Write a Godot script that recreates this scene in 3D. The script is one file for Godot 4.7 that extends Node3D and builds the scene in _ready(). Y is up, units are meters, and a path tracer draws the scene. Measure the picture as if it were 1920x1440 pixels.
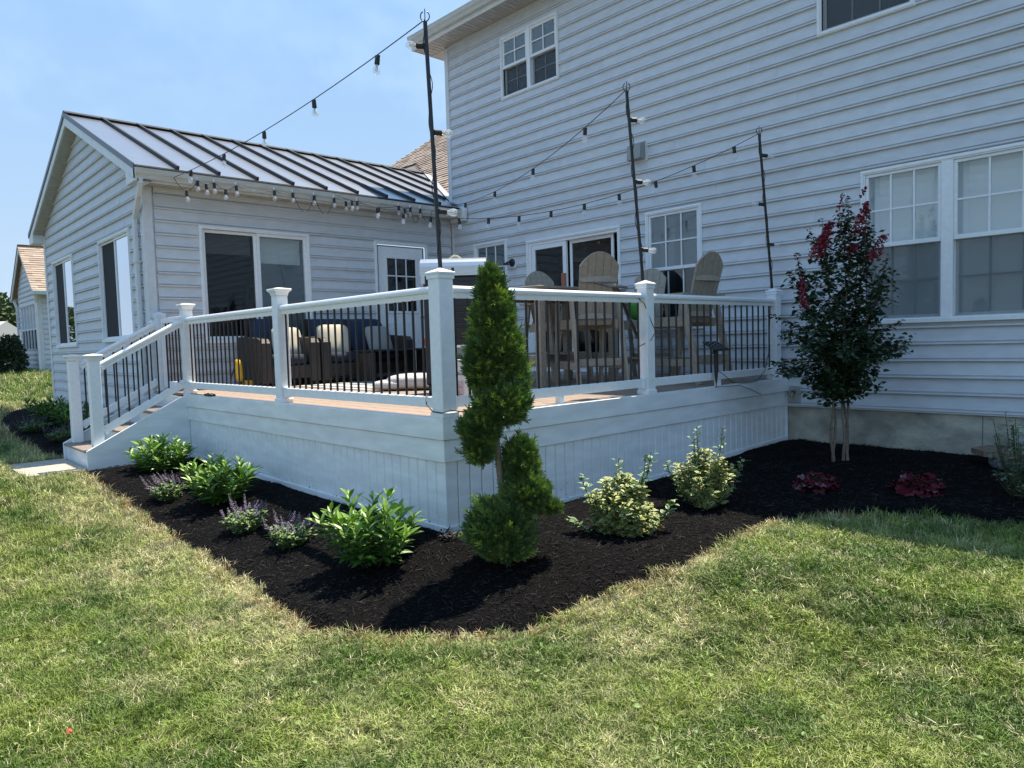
extends Node3D
# A suburban back yard: two-storey house, sunroom wing, white deck, planting bed and lawn. Metres, y up.
# x runs along the house's back wall (z = 0), z runs out from it, x = 0 is the sunroom's wall.

var rng := RandomNumberGenerator.new()
var used := {}
var M := {}
var na := FastNoiseLite.new()
var nb := FastNoiseLite.new()
var nc := FastNoiseLite.new()

# ------------------------------------------------------------------ mesh builder
class MB:
	var v := PackedVector3Array()
	var n := PackedVector3Array()
	var c := PackedColorArray()
	var uv := PackedVector2Array()
	var col := Color.WHITE
	var xf := Transform3D.IDENTITY

	func tri(a: Vector3, b: Vector3, d: Vector3, na_: Vector3, nb_: Vector3, nd: Vector3) -> void:
		# clockwise seen from the side the normals point to
		var g := (b - a).cross(d - a)
		if g.dot(na_ + nb_ + nd) > 0.0:
			var t := b; b = d; d = t
			var tn := nb_; nb_ = nd; nd = tn
		for p in [[a, na_], [b, nb_], [d, nd]]:
			v.append(xf * p[0]); n.append((xf.basis * p[1]).normalized()); c.append(col); uv.append(Vector2(p[0].x + p[0].z, p[0].y))

	func poly(pts: Array, out: Vector3) -> void:   # flat convex polygon whose normal points to the side of «out»
		var nn := Vector3.ZERO
		for i in range(1, pts.size() - 1): nn += (pts[i] - pts[0]).cross(pts[i + 1] - pts[0])
		if nn.length() < 1e-12: return
		nn = nn.normalized()
		if nn.dot(out) < 0.0: nn = -nn
		for i in range(1, pts.size() - 1): tri(pts[0], pts[i], pts[i + 1], nn, nn, nn)

	func box(a: Vector3, b: Vector3, r := 0.0) -> void:   # from corner a to corner b, edges chamfered by r
		var m := (a + b) / 2.0
		var h := ((b - a) / 2.0).abs()
		r = minf(r, minf(h.x, minf(h.y, h.z)) * 0.9)
		if r <= 0.0:
			for ax in 3:
				for s in [-1.0, 1.0]:
					var o := Vector3.ZERO; o[ax] = s
					var e1 := Vector3.ZERO; e1[(ax + 1) % 3] = h[(ax + 1) % 3]
					var e2 := Vector3.ZERO; e2[(ax + 2) % 3] = h[(ax + 2) % 3]
					var k := m + o * h[ax]
					poly([k - e1 - e2, k + e1 - e2, k + e1 + e2, k - e1 + e2], o)
			return
		for ax in 3:
			var a1 := (ax + 1) % 3
			var a2 := (ax + 2) % 3
			for s in [-1.0, 1.0]:
				var o := Vector3.ZERO; o[ax] = s
				var e1 := Vector3.ZERO; e1[a1] = h[a1] - r
				var e2 := Vector3.ZERO; e2[a2] = h[a2] - r
				var k := m + o * h[ax]
				poly([k - e1 - e2, k + e1 - e2, k + e1 + e2, k - e1 + e2], o)
			for s1 in [-1.0, 1.0]:
				for s2 in [-1.0, 1.0]:
					var p := Vector3.ZERO; p[a1] = s1 * h[a1]; p[a2] = s2 * (h[a2] - r)
					var q := Vector3.ZERO; q[a1] = s1 * (h[a1] - r); q[a2] = s2 * h[a2]
					var l := Vector3.ZERO; l[ax] = h[ax] - r
					var o2 := Vector3.ZERO; o2[a1] = s1; o2[a2] = s2
					poly([m + p - l, m + p + l, m + q + l, m + q - l], o2)
		for sx in [-1.0, 1.0]:
			for sy in [-1.0, 1.0]:
				for sz in [-1.0, 1.0]:
					var s := Vector3(sx, sy, sz)
					poly([m + Vector3(sx * h.x, sy * (h.y - r), sz * (h.z - r)), m + Vector3(sx * (h.x - r), sy * h.y, sz * (h.z - r)), m + Vector3(sx * (h.x - r), sy * (h.y - r), sz * h.z)], s)

	func beam(a: Vector3, b: Vector3, w: float, t: float, up := Vector3.UP, r := 0.0) -> void:   # bar of section w (across) by t (along up) from a to b
		var d := b - a
		var z := d.normalized()
		var x := up.cross(z).normalized()
		var y := z.cross(x)
		var keep := xf
		xf = xf * Transform3D(Basis(x, y, z), (a + b) / 2.0)
		box(Vector3(-w / 2, -t / 2, -d.length() / 2), Vector3(w / 2, t / 2, d.length() / 2), r)
		xf = keep

	func tube(pts: Array, rad, sides := 8, caps := true) -> void:
		var rings := []
		var nor := []
		var ux := Vector3.ZERO
		for i in pts.size():
			var d: Vector3 = (pts[mini(i + 1, pts.size() - 1)] - pts[maxi(i - 1, 0)]).normalized()
			if ux == Vector3.ZERO: ux = d.cross(Vector3.UP if absf(d.y) < 0.9 else Vector3.RIGHT).normalized()
			ux = (ux - d * ux.dot(d)).normalized()
			var uy := d.cross(ux)
			var r: float = rad[i] if rad is Array else rad
			var ring := []
			var rn := []
			for k in sides:
				var a := TAU * k / sides
				var o := ux * cos(a) + uy * sin(a)
				ring.append(pts[i] + o * r); rn.append(o)
			rings.append(ring); nor.append(rn)
		for i in pts.size() - 1:
			for k in sides:
				var j := (k + 1) % sides
				tri(rings[i][k], rings[i][j], rings[i + 1][j], nor[i][k], nor[i][j], nor[i + 1][j])
				tri(rings[i][k], rings[i + 1][j], rings[i + 1][k], nor[i][k], nor[i + 1][j], nor[i + 1][k])
		if caps:
			poly(rings[0], pts[0] - pts[1])
			poly(rings[-1], pts[-1] - pts[-2])

	func lathe(prof: Array, sides := 14) -> void:   # Vector2(radius, y)
		for i in prof.size() - 1:
			var e: Vector2 = prof[i + 1] - prof[i]
			var en := Vector2(e.y, -e.x).normalized()
			for k in sides:
				var a := TAU * k / sides
				var b := TAU * (k + 1) / sides
				var A := Vector3(cos(a), 0, sin(a))
				var B := Vector3(cos(b), 0, sin(b))
				var p0: Vector3 = A * prof[i].x + Vector3.UP * prof[i].y
				var p1: Vector3 = B * prof[i].x + Vector3.UP * prof[i].y
				var p2: Vector3 = B * prof[i + 1].x + Vector3.UP * prof[i + 1].y
				var p3: Vector3 = A * prof[i + 1].x + Vector3.UP * prof[i + 1].y
				var N0 := A * en.x + Vector3.UP * en.y
				var N1 := B * en.x + Vector3.UP * en.y
				if prof[i].x > 1e-5: tri(p0, p1, p2, N0, N1, N1)
				if prof[i + 1].x > 1e-5: tri(p0, p2, p3, N0, N1, N0)

	func extrude(pts: PackedVector2Array, a: float, b: float) -> void:   # polygon in x,y drawn out along z from a to b
		var mid := Vector2.ZERO
		var area := 0.0
		for i in pts.size():
			var p := pts[i]; var q := pts[(i + 1) % pts.size()]
			area += p.cross(q)
		for i in pts.size():
			var p := pts[i]; var q := pts[(i + 1) % pts.size()]
			var e := q - p
			var o := Vector2(e.y, -e.x) * signf(area)
			poly([Vector3(p.x, p.y, a), Vector3(q.x, q.y, a), Vector3(q.x, q.y, b), Vector3(p.x, p.y, b)], Vector3(o.x, o.y, 0))
		var t := Geometry2D.triangulate_polygon(pts)
		for i in range(0, t.size(), 3):
			for s in [[a, -signf(b - a)], [b, signf(b - a)]]:
				poly([Vector3(pts[t[i]].x, pts[t[i]].y, s[0]), Vector3(pts[t[i + 1]].x, pts[t[i + 1]].y, s[0]), Vector3(pts[t[i + 2]].x, pts[t[i + 2]].y, s[0])], Vector3(0, 0, s[1]))

	func pillow(at: Vector3, h: Vector3, e1 := 0.5, e2 := 0.5, nu := 18, nv := 10, sag := 0.0) -> void:   # superellipsoid of half-size h
		var P := func(i: int, j: int) -> Vector3:
			var a := TAU * i / nu
			var b := PI * j / nv - PI / 2
			var f := func(x: float, e: float) -> float: return signf(x) * pow(absf(x), e)
			return Vector3(f.call(cos(b), e1) * f.call(cos(a), e2) * h.x, f.call(sin(b), e1) * h.y, f.call(cos(b), e1) * f.call(sin(a), e2) * h.z)
		var N := func(i: int, j: int) -> Vector3:
			var a := TAU * i / nu
			var b := PI * j / nv - PI / 2
			var f := func(x: float, e: float) -> float: return signf(x) * pow(absf(x), e)
			return Vector3(f.call(cos(b), 2 - e1) * f.call(cos(a), 2 - e2) / h.x, f.call(sin(b), 2 - e1) / h.y, f.call(cos(b), 2 - e1) * f.call(sin(a), 2 - e2) / h.z).normalized()
		for i in nu:
			for j in nv:
				var q := [[i, j], [i + 1, j], [i + 1, j + 1], [i, j + 1]]
				var pp := []
				var nn := []
				for k in q:
					var p: Vector3 = P.call(k[0], k[1])
					p.y -= sag * (1.0 - minf(1.0, Vector2(p.x / h.x, p.z / h.z).length()))
					pp.append(at + p); nn.append(N.call(k[0], k[1]))
				tri(pp[0], pp[1], pp[2], nn[0], nn[1], nn[2])
				tri(pp[0], pp[2], pp[3], nn[0], nn[2], nn[3])

	func done() -> ArrayMesh:
		var m := ArrayMesh.new()
		if v.is_empty(): return m
		var a := []
		a.resize(Mesh.ARRAY_MAX)
		a[Mesh.ARRAY_VERTEX] = v; a[Mesh.ARRAY_NORMAL] = n; a[Mesh.ARRAY_COLOR] = c; a[Mesh.ARRAY_TEX_UV] = uv
		m.add_surface_from_arrays(Mesh.PRIMITIVE_TRIANGLES, a)
		return m

func V(x: float, y: float, z: float) -> Vector3: return Vector3(x, y, z)

# ------------------------------------------------------------------ objects
func numbered(called: String, where: Node) -> String:
	var key := called if where == self else "%d/%s" % [where.get_instance_id(), called]
	var k: int = used.get(key, 0)
	used[key] = k + 1
	return called if k == 0 else "%s_%03d" % [called, k]

func tag(o: Node, label := "", category := "", group := "", kind := "") -> Node:
	if label: o.set_meta("label", label)
	if category: o.set_meta("category", category)
	if group: o.set_meta("group", group)
	if kind: o.set_meta("kind", kind)
	return o

func hang(o: Node3D, called: String, parent: Node) -> void:
	o.name = numbered(called, parent)
	parent.add_child(o, true)

func thing(called: String, label: String, category: String, at := Vector3.ZERO, turn := 0.0, group := "") -> Node3D:
	var o := Node3D.new()
	hang(o, called, self)
	o.position = at
	o.rotation.y = turn
	tag(o, label, category, group)
	return o

func node(called: String, parent: Node, xf := Transform3D.IDENTITY) -> Node3D:
	var o := Node3D.new()
	hang(o, called, parent)
	o.transform = xf
	return o

func put(called: String, parent: Node, what, m: Material, xf := Transform3D.IDENTITY) -> MeshInstance3D:
	var o := MeshInstance3D.new()
	o.mesh = what.done() if what is MB else what
	o.material_override = m
	hang(o, called, parent)
	o.transform = xf
	return o

func bx(called: String, parent: Node, a: Vector3, b: Vector3, m: Material, r := 0.0) -> MeshInstance3D:
	var s := MB.new()
	var c := (a + b) / 2.0
	s.box(a - c, b - c, r)
	return put(called, parent, s, m, Transform3D(Basis(), c))

func many(called: String, parent: Node, mesh: Mesh, m: Material, where: Array, tint: Array) -> MultiMeshInstance3D:
	var mm := MultiMesh.new()
	mm.transform_format = MultiMesh.TRANSFORM_3D
	mm.use_colors = true
	mm.mesh = mesh
	mm.instance_count = where.size()
	for i in where.size():
		mm.set_instance_transform(i, where[i])
		mm.set_instance_color(i, tint[i])
	var o := MultiMeshInstance3D.new()
	o.multimesh = mm
	o.material_override = m
	hang(o, called, parent)
	o.set_meta("kind", "stuff")
	return o

# ------------------------------------------------------------------ materials
func lin(r: float, g: float, b: float) -> Color: return Color(r, g, b).linear_to_srgb()

func mat(called: String, c: Color, rough := 0.6, metal := 0.0) -> StandardMaterial3D:
	var m := StandardMaterial3D.new()
	m.resource_name = called
	m.albedo_color = c
	m.roughness = rough
	m.metallic = metal
	M[called] = m
	return m

func noise_tex(freq: float, a: Color, b: Color, size := 512, oct := 5, sd := 1, mid := -1.0) -> NoiseTexture2D:
	var f := FastNoiseLite.new()
	f.seed = sd; f.frequency = freq; f.fractal_octaves = oct
	var t := NoiseTexture2D.new()
	t.width = size; t.height = size; t.seamless = true; t.noise = f
	var g := Gradient.new()
	g.set_color(0, a); g.set_color(1, b)
	if mid > 0.0: g.set_offset(0, mid); g.set_offset(1, minf(1.0, mid + 0.25))
	t.color_ramp = g
	return t

func bump_tex(freq: float, size := 512, oct := 4, strength := 4.0, sd := 3) -> NoiseTexture2D:
	var f := FastNoiseLite.new()
	f.seed = sd; f.frequency = freq; f.fractal_octaves = oct
	var t := NoiseTexture2D.new()
	t.width = size; t.height = size; t.seamless = true; t.noise = f; t.as_normal_map = true; t.bump_strength = strength
	return t

func grained(called: String, c: Color, k: float, scale: Vector3, rough := 0.6, freq := 0.02, sd := 1) -> StandardMaterial3D:   # mottled within c*(1-k) .. c
	var m := mat(called, Color.WHITE, rough)
	m.albedo_texture = noise_tex(freq, Color(c.r * (1 - k), c.g * (1 - k), c.b * (1 - k)), c, 512, 5, sd)
	m.uv1_triplanar = true; m.uv1_world_triplanar = true; m.uv1_scale = scale
	return m

func leafy(called: String, shine := 0.45, thru := 0.35) -> StandardMaterial3D:
	var m := mat(called, Color.WHITE, shine)
	m.vertex_color_use_as_albedo = true
	m.cull_mode = BaseMaterial3D.CULL_DISABLED
	m.backlight_enabled = true
	m.backlight = lin(0.10 * thru / 0.35, 0.16 * thru / 0.35, 0.03 * thru / 0.35)
	return m

# ------------------------------------------------------------------ the lie of the land
func sstep(a: float, b: float, x: float) -> float:
	var t := clampf((x - a) / (b - a), 0.0, 1.0)
	return t * t * (3.0 - 2.0 * t)

func land(x: float, z: float) -> float:
	var v := minf(0.076 * log(1.0 + exp(clampf((1.5 - x) / 2.0, -20.0, 20.0))), 0.95)
	v += 0.10 * sstep(3.0, 0.0, z) * sstep(5.5, 6.5, x)
	var u := z - 5.15 + 0.45 * maxf(0.0, x - 6.3)
	v -= 0.2 * sstep(0.0, 1.15, u) * sstep(1.3, 5.0, x) + 0.015 * clampf(z - 6.3, 0.0, 8.0) * sstep(-4.0, 2.0, x)
	return v

var bed_front := PackedVector2Array([Vector2(1.12, 5.0), Vector2(1.12, 6.37), Vector2(1.98, 6.37), Vector2(2.59, 6.35), Vector2(3.45, 6.33), Vector2(4.25, 6.34), Vector2(4.85, 6.32), Vector2(5.39, 6.35), Vector2(5.82, 6.36), Vector2(6.12, 6.41), Vector2(6.58, 6.42), Vector2(6.76, 6.38), Vector2(6.89, 6.32), Vector2(7.15, 6.15), Vector2(7.39, 5.94), Vector2(7.52, 5.75), Vector2(7.62, 5.57), Vector2(7.67, 5.37), Vector2(7.71, 5.14), Vector2(7.83, 4.90), Vector2(7.92, 4.54), Vector2(7.90, 4.06), Vector2(7.83, 3.46), Vector2(7.89, 3.26), Vector2(7.98, 3.12), Vector2(8.09, 2.89), Vector2(8.33, 2.64), Vector2(8.68, 2.50), Vector2(9.16, 2.36), Vector2(10.2, 2.2), Vector2(13.0, 2.1), Vector2(13.0, -0.1), Vector2(6.0, -0.1), Vector2(6.0, 5.0)])
var bed_side := PackedVector2Array([Vector2(0.2, 5.05), Vector2(0.2, 6.24), Vector2(-0.05, 6.30), Vector2(-0.28, 6.46), Vector2(-1.1, 6.43), Vector2(-1.95, 6.42), Vector2(-2.8, 6.46), Vector2(-3.56, 6.46), Vector2(-4.6, 6.36), Vector2(-5.72, 6.17), Vector2(-6.6, 5.9), Vector2(-7.2, 5.4), Vector2(-7.1, 4.6), Vector2(-6.2, 4.4), Vector2(-6.2, 5.05)])

func to_edge(p: Vector2, poly: PackedVector2Array) -> float:   # metres inside (+) or outside (-)
	var d := 1e9
	for i in poly.size():
		d = minf(d, p.distance_squared_to(Geometry2D.get_closest_point_to_segment(p, poly[i], poly[(i + 1) % poly.size()])))
	d = sqrt(d)
	return d if Geometry2D.is_point_in_polygon(p, poly) else -d

func soil(x: float, z: float, inside: float) -> float:   # top of the mulch
	return land(x, z) - 0.03 + 0.075 * sstep(-0.03, 0.16, inside) + 0.02 * na.get_noise_2d(x * 90, z * 90) * sstep(0.0, 0.2, inside)

# ------------------------------------------------------------------ siding
const COURSE := 0.1725
const COURSE0 := 0.551
# height within a course -> how far it stands off the wall
const LAP := [Vector2(0.0, -0.004), Vector2(0.003, 0.029), Vector2(0.009, 0.0315), Vector2(0.0215, 0.030), Vector2(0.0235, 0.003), Vector2(0.0355, 0.002), Vector2(0.038, 0.019), Vector2(0.1725, 0.002)]

func plank_shape(s: MB, y0: float, y1: float, yc: float, xa0: float, xa1: float, xb0: float, xb1: float, proud: float) -> void:
	# one board between y0 and y1 (its course starts at yc); its left end runs from xa0 to xa1, its right end from xb0 to xb1
	var pts := []
	for i in LAP.size() - 1:
		var p: Vector2 = LAP[i] + Vector2(yc, 0.0)
		var q: Vector2 = LAP[i + 1] + Vector2(yc, 0.0)
		if q.x < y0 - 1e-6 or p.x > y1 + 1e-6: continue
		var ta := clampf((y0 - p.x) / maxf(q.x - p.x, 1e-6), 0.0, 1.0)
		var tb := clampf((y1 - p.x) / maxf(q.x - p.x, 1e-6), 0.0, 1.0)
		if pts.is_empty(): pts.append(p.lerp(q, ta))
		pts.append(p.lerp(q, tb))
	for i in pts.size() - 1:
		var p: Vector2 = pts[i]
		var q: Vector2 = pts[i + 1]
		var fp := (p.x - y0) / maxf(y1 - y0, 1e-6)
		var fq := (q.x - y0) / maxf(y1 - y0, 1e-6)
		var up := Vector3(0, -(q.y - p.y), q.x - p.x).normalized()
		s.poly([V(lerpf(xa0, xa1, fp), p.x, p.y + proud), V(lerpf(xb0, xb1, fp), p.x, p.y + proud), V(lerpf(xb0, xb1, fq), q.x, q.y + proud), V(lerpf(xa0, xa1, fq), q.x, q.y + proud)], Vector3(0, -(q.y - p.y), maxf(q.x - p.x, 0.001)))
	# closed ends, so that a joint shows its thickness
	for e in [[xa0, xa1, -1.0], [xb0, xb1, 1.0]]:
		for i in pts.size() - 1:
			var fp: float = (pts[i].x - y0) / maxf(y1 - y0, 1e-6)
			var fq: float = (pts[i + 1].x - y0) / maxf(y1 - y0, 1e-6)
			s.poly([V(lerpf(e[0], e[1], fp), pts[i].x, -0.002), V(lerpf(e[0], e[1], fp), pts[i].x, pts[i].y + proud), V(lerpf(e[0], e[1], fq), pts[i + 1].x, pts[i + 1].y + proud), V(lerpf(e[0], e[1], fq), pts[i + 1].x, -0.002)], V(e[2], 0, 0))

# boards on a wall of local size: x from xl(y) to xr(y), y from lo to hi, around the holes (Rect2 in wall coordinates)
func clad(parent: Node, wall: Transform3D, xl: Callable, xr: Callable, lo: float, hi: float, holes: Array, m: Array, run := 3.7) -> void:
	var k := int(floor((lo - COURSE0) / COURSE + 0.001))
	while COURSE0 + k * COURSE < hi - 0.005:
		var yc := COURSE0 + k * COURSE
		var y0 := maxf(yc, lo)
		var y1 := minf(yc + COURSE, hi)
		var x0: float = minf(xl.call(y0), xl.call(y1))
		var x1: float = maxf(xr.call(y0), xr.call(y1))
		var cuts := [x0, x1]
		for h in holes:
			if h.position.y < y1 - 0.002 and h.end.y > y0 + 0.002:
				for x in [h.position.x, h.end.x]:
					if x > x0 + 0.01 and x < x1 - 0.01: cuts.append(x)
		var off := fmod(absf(sin(k * 12.9898) * 43758.5), 1.0) * run
		var j := x0 + off
		var joints := []
		while j < x1 - 0.4:
			if j > x0 + 0.4:
				var near := false
				for c in cuts: near = near or absf(c - j) < 0.15
				if not near: cuts.append(j); joints.append(j)
			j += run
		cuts.sort()
		var proud := 0.0
		for i in cuts.size() - 1:
			var a: float = cuts[i]
			var b: float = cuts[i + 1]
			if b - a < 0.004: continue
			if a in joints: proud = 0.0034 - proud
			var spans := [[y0, y1]]
			for h in holes:
				if h.position.x < (a + b) / 2 and h.end.x > (a + b) / 2:
					var left := []
					for sp in spans:
						if h.end.y <= sp[0] or h.position.y >= sp[1]: left.append(sp); continue
						if h.position.y > sp[0] + 0.004: left.append([sp[0], h.position.y])
						if h.end.y < sp[1] - 0.004: left.append([h.end.y, sp[1]])
					spans = left
			for sp in spans:
				var a0 := maxf(a, xl.call(sp[0])); var a1 := maxf(a, xl.call(sp[1]))
				var b0 := minf(b, xr.call(sp[0])); var b1 := minf(b, xr.call(sp[1]))
				if b0 - a0 < 0.01 and b1 - a1 < 0.01: continue
				var s := MB.new()
				plank_shape(s, sp[0], sp[1], yc, a0, minf(a1, b1) if b1 < a1 else a1, b0, maxf(b1, a1) if b1 < a1 else b1, proud)
				put("siding_board", parent, s, m[rng.randi() % m.size()], wall)
		k += 1

# the sheet behind the boards, with openings
func backing(s: MB, x0: float, x1: float, y0: float, y1: float, holes: Array) -> void:
	var xs := [x0, x1]
	var ys := [y0, y1]
	for h in holes:
		for x in [h.position.x, h.end.x]: if x > x0 and x < x1: xs.append(x)
		for y in [h.position.y, h.end.y]: if y > y0 and y < y1: ys.append(y)
	xs.sort(); ys.sort()
	for i in xs.size() - 1:
		for j in ys.size() - 1:
			var c := Vector2((xs[i] + xs[i + 1]) / 2, (ys[j] + ys[j + 1]) / 2)
			var free: bool = xs[i + 1] - xs[i] > 1e-4 and ys[j + 1] - ys[j] > 1e-4
			for h in holes: free = free and not h.has_point(c)
			if free: s.poly([V(xs[i], ys[j], -0.004), V(xs[i + 1], ys[j], -0.004), V(xs[i + 1], ys[j + 1], -0.004), V(xs[i], ys[j + 1], -0.004)], Vector3.BACK)

# ------------------------------------------------------------------ windows
# All in wall coordinates: x to the right, y up, z out of the wall. r is the outer rectangle of the casing.
func ring(s: MB, r: Rect2, w: float, z0: float, z1: float, bev := 0.004, low := -1.0) -> void:
	var b := low if low > 0.0 else w
	s.box(V(r.position.x, r.position.y, z0), V(r.end.x, r.position.y + b, z1), bev)
	s.box(V(r.position.x, r.end.y - w, z0), V(r.end.x, r.end.y, z1), bev)
	s.box(V(r.position.x, r.position.y + b, z0), V(r.position.x + w, r.end.y - w, z1), bev)
	s.box(V(r.end.x - w, r.position.y + b, z0), V(r.end.x, r.end.y - w, z1), bev)

func pane(parent: Node, r: Rect2, z: float, m: Material) -> void:
	bx("pane", parent, V(r.position.x, r.position.y, z - 0.003), V(r.end.x, r.end.y, z + 0.003), m)

func muntins(parent: Node, r: Rect2, nx: int, ny: int, z: float, w := 0.018, m: Material = null) -> void:
	for i in range(1, nx):
		var x := r.position.x + r.size.x * i / nx
		bx("muntin", parent, V(x - w / 2, r.position.y, z - 0.006), V(x + w / 2, r.end.y, z + 0.006), m if m else M.vinyl)
	for j in range(1, ny):
		var y := r.position.y + r.size.y * j / ny
		bx("muntin", parent, V(r.position.x, y - w / 2, z - 0.0075), V(r.end.x, y + w / 2, z + 0.0075), m if m else M.vinyl)

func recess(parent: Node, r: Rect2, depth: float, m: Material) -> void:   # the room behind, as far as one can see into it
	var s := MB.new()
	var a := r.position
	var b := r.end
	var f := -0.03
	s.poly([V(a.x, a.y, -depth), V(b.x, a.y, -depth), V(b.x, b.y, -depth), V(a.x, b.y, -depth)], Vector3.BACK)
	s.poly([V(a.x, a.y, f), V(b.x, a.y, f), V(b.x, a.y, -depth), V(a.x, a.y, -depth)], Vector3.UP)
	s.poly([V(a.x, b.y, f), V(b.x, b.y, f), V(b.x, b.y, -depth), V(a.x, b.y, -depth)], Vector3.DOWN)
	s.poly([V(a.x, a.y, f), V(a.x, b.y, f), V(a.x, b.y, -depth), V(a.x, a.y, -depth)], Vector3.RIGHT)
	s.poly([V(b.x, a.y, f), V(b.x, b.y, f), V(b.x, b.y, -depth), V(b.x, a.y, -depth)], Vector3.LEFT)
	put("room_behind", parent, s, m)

func casing(parent: Node, r: Rect2, sill := 0.0) -> void:
	var s := MB.new()
	ring(s, r, 0.05, 0.0, 0.034, 0.004)
	ring(s, r.grow(-0.012), 0.022, 0.034, 0.042, 0.003)
	if sill > 0.0: s.box(V(r.position.x - 0.01, r.position.y - 0.004, 0.0), V(r.end.x + 0.01, r.position.y + 0.045, sill), 0.005)
	put("frame", parent, s, M.vinyl)

# one double-hung window: upper sash outside, lower sash set back behind an insect screen
func hung(parent: Node, r: Rect2, split: float, nx: int, ny: int, low_glass: Material, screen: bool, low_nx := 0, low_ny := 0) -> void:
	var up := Rect2(r.position.x, split, r.size.x, r.end.y - split)
	var lo := Rect2(r.position.x, r.position.y, r.size.x, split - r.position.y + 0.03)
	var s := MB.new()
	ring(s, up, 0.032, -0.02, 0.018, 0.003, 0.045)
	put("upper_sash", parent, s, M.vinyl)
	s = MB.new()
	ring(s, lo, 0.034, -0.06, -0.026, 0.003)
	put("lower_sash", parent, s, M.vinyl)
	var gu := up.grow(-0.03)
	var gl := lo.grow(-0.032)
	pane(parent, gu, -0.004, M.glass)
	muntins(parent, gu, nx, ny, 0.006)
	pane(parent, gl, -0.045, low_glass)
	if low_nx > 0: muntins(parent, gl, low_nx, low_ny, -0.036, 0.018, M.vinyl_dim if screen else M.vinyl)
	if screen: bx("insect_screen", parent, V(lo.position.x + 0.01, lo.position.y + 0.01, -0.0215), V(lo.end.x - 0.01, split - 0.003, -0.0195), M.screen)

func blinds(parent: Node, r: Rect2, z: float, pitch: float, depth: float, m: Material, tilt := 0.9) -> void:
	var s := MB.new()
	var y := r.position.y + pitch / 2
	while y < r.end.y:
		var d := V(0, sin(tilt), cos(tilt)) * depth / 2
		s.poly([V(r.position.x, y, z) - d, V(r.end.x, y, z) - d, V(r.end.x, y, z) + d, V(r.position.x, y, z) + d], V(0, cos(tilt), -sin(tilt)))
		var e := d + V(0, 0.0035, 0)
		s.poly([V(r.position.x, y, z) - d + V(0, .004, 0), V(r.end.x, y, z) - d + V(0, .004, 0), V(r.end.x, y, z) + e, V(r.position.x, y, z) + e], V(0, -cos(tilt), sin(tilt)))
		y += pitch
	put("blind", parent, s, m)

# ------------------------------------------------------------------ camera, sky, sun
func set_the_light() -> void:
	var cam := Camera3D.new()
	cam.name = "camera"
	cam.transform = Transform3D(Basis(V(0.68053, -0.028935, -0.732148), V(-0.023512, 0.997843, -0.06129), V(0.732342, 0.058924, 0.678382)), V(10.36405, 1.40076, 8.21556))
	cam.fov = 56.169
	cam.near = 0.05
	cam.far = 2000.0
	add_child(cam)
	cam.current = true
	var env := Environment.new()
	env.background_mode = Environment.BG_SKY
	var sky := Sky.new()
	var sm := ProceduralSkyMaterial.new()
	sm.sky_top_color = lin(0.155, 0.30, 0.525)
	sm.sky_horizon_color = lin(0.345, 0.43, 0.505)
	sm.sky_curve = 0.21
	sm.ground_bottom_color = lin(0.12, 0.15, 0.08)
	sm.ground_horizon_color = lin(0.34, 0.41, 0.46)
	sm.ground_curve = 0.02
	sm.sun_angle_max = 40.0
	sm.sun_curve = 0.12
	sm.sky_energy_multiplier = 1.0
	# thin high cloud
	var fn := FastNoiseLite.new()
	fn.seed = 11; fn.frequency = 0.006; fn.fractal_octaves = 5; fn.domain_warp_enabled = true; fn.domain_warp_amplitude = 40.0
	var im := Image.create(1024, 512, false, Image.FORMAT_RGBAF)
	for y in 512:
		for x in 1024:
			var a := TAU * x / 1024.0
			var up := (0.5 - (y + 0.5) / 512.0) * PI
			var p := V(cos(a) * cos(up), sin(up) * 2.6, sin(a) * cos(up)) * 220.0
			var c := clampf(fn.get_noise_3d(p.x, p.y, p.z) * 1.5 + 0.12, 0.0, 1.0) * sstep(0.0, 0.25, up) * 0.10
			im.set_pixel(x, y, Color(0.72, 0.72, 0.72, c))
	sm.sky_cover = ImageTexture.create_from_image(im)
	sm.sky_cover_modulate = Color.WHITE
	sky.sky_material = sm
	env.sky = sky
	env.background_energy_multiplier = 1.0
	env.tonemap_mode = Environment.TONE_MAPPER_LINEAR
	env.tonemap_exposure = 1.9
	env.sdfgi_enabled = true
	env.ssao_enabled = true
	env.ssil_enabled = true
	env.fog_enabled = false
	var we := WorldEnvironment.new()
	we.name = "world_environment"
	we.environment = env
	add_child(we)
	var sun := DirectionalLight3D.new()
	sun.name = "sun"
	sun.light_energy = 1.6
	sun.light_color = Color(1.0, 0.955, 0.88)
	sun.light_angular_distance = 0.53
	sun.shadow_enabled = true
	add_child(sun)
	sun.look_at_from_position(Vector3.ZERO, V(0.012, -1.0, 0.405), V(0, 0, 1))

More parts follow.
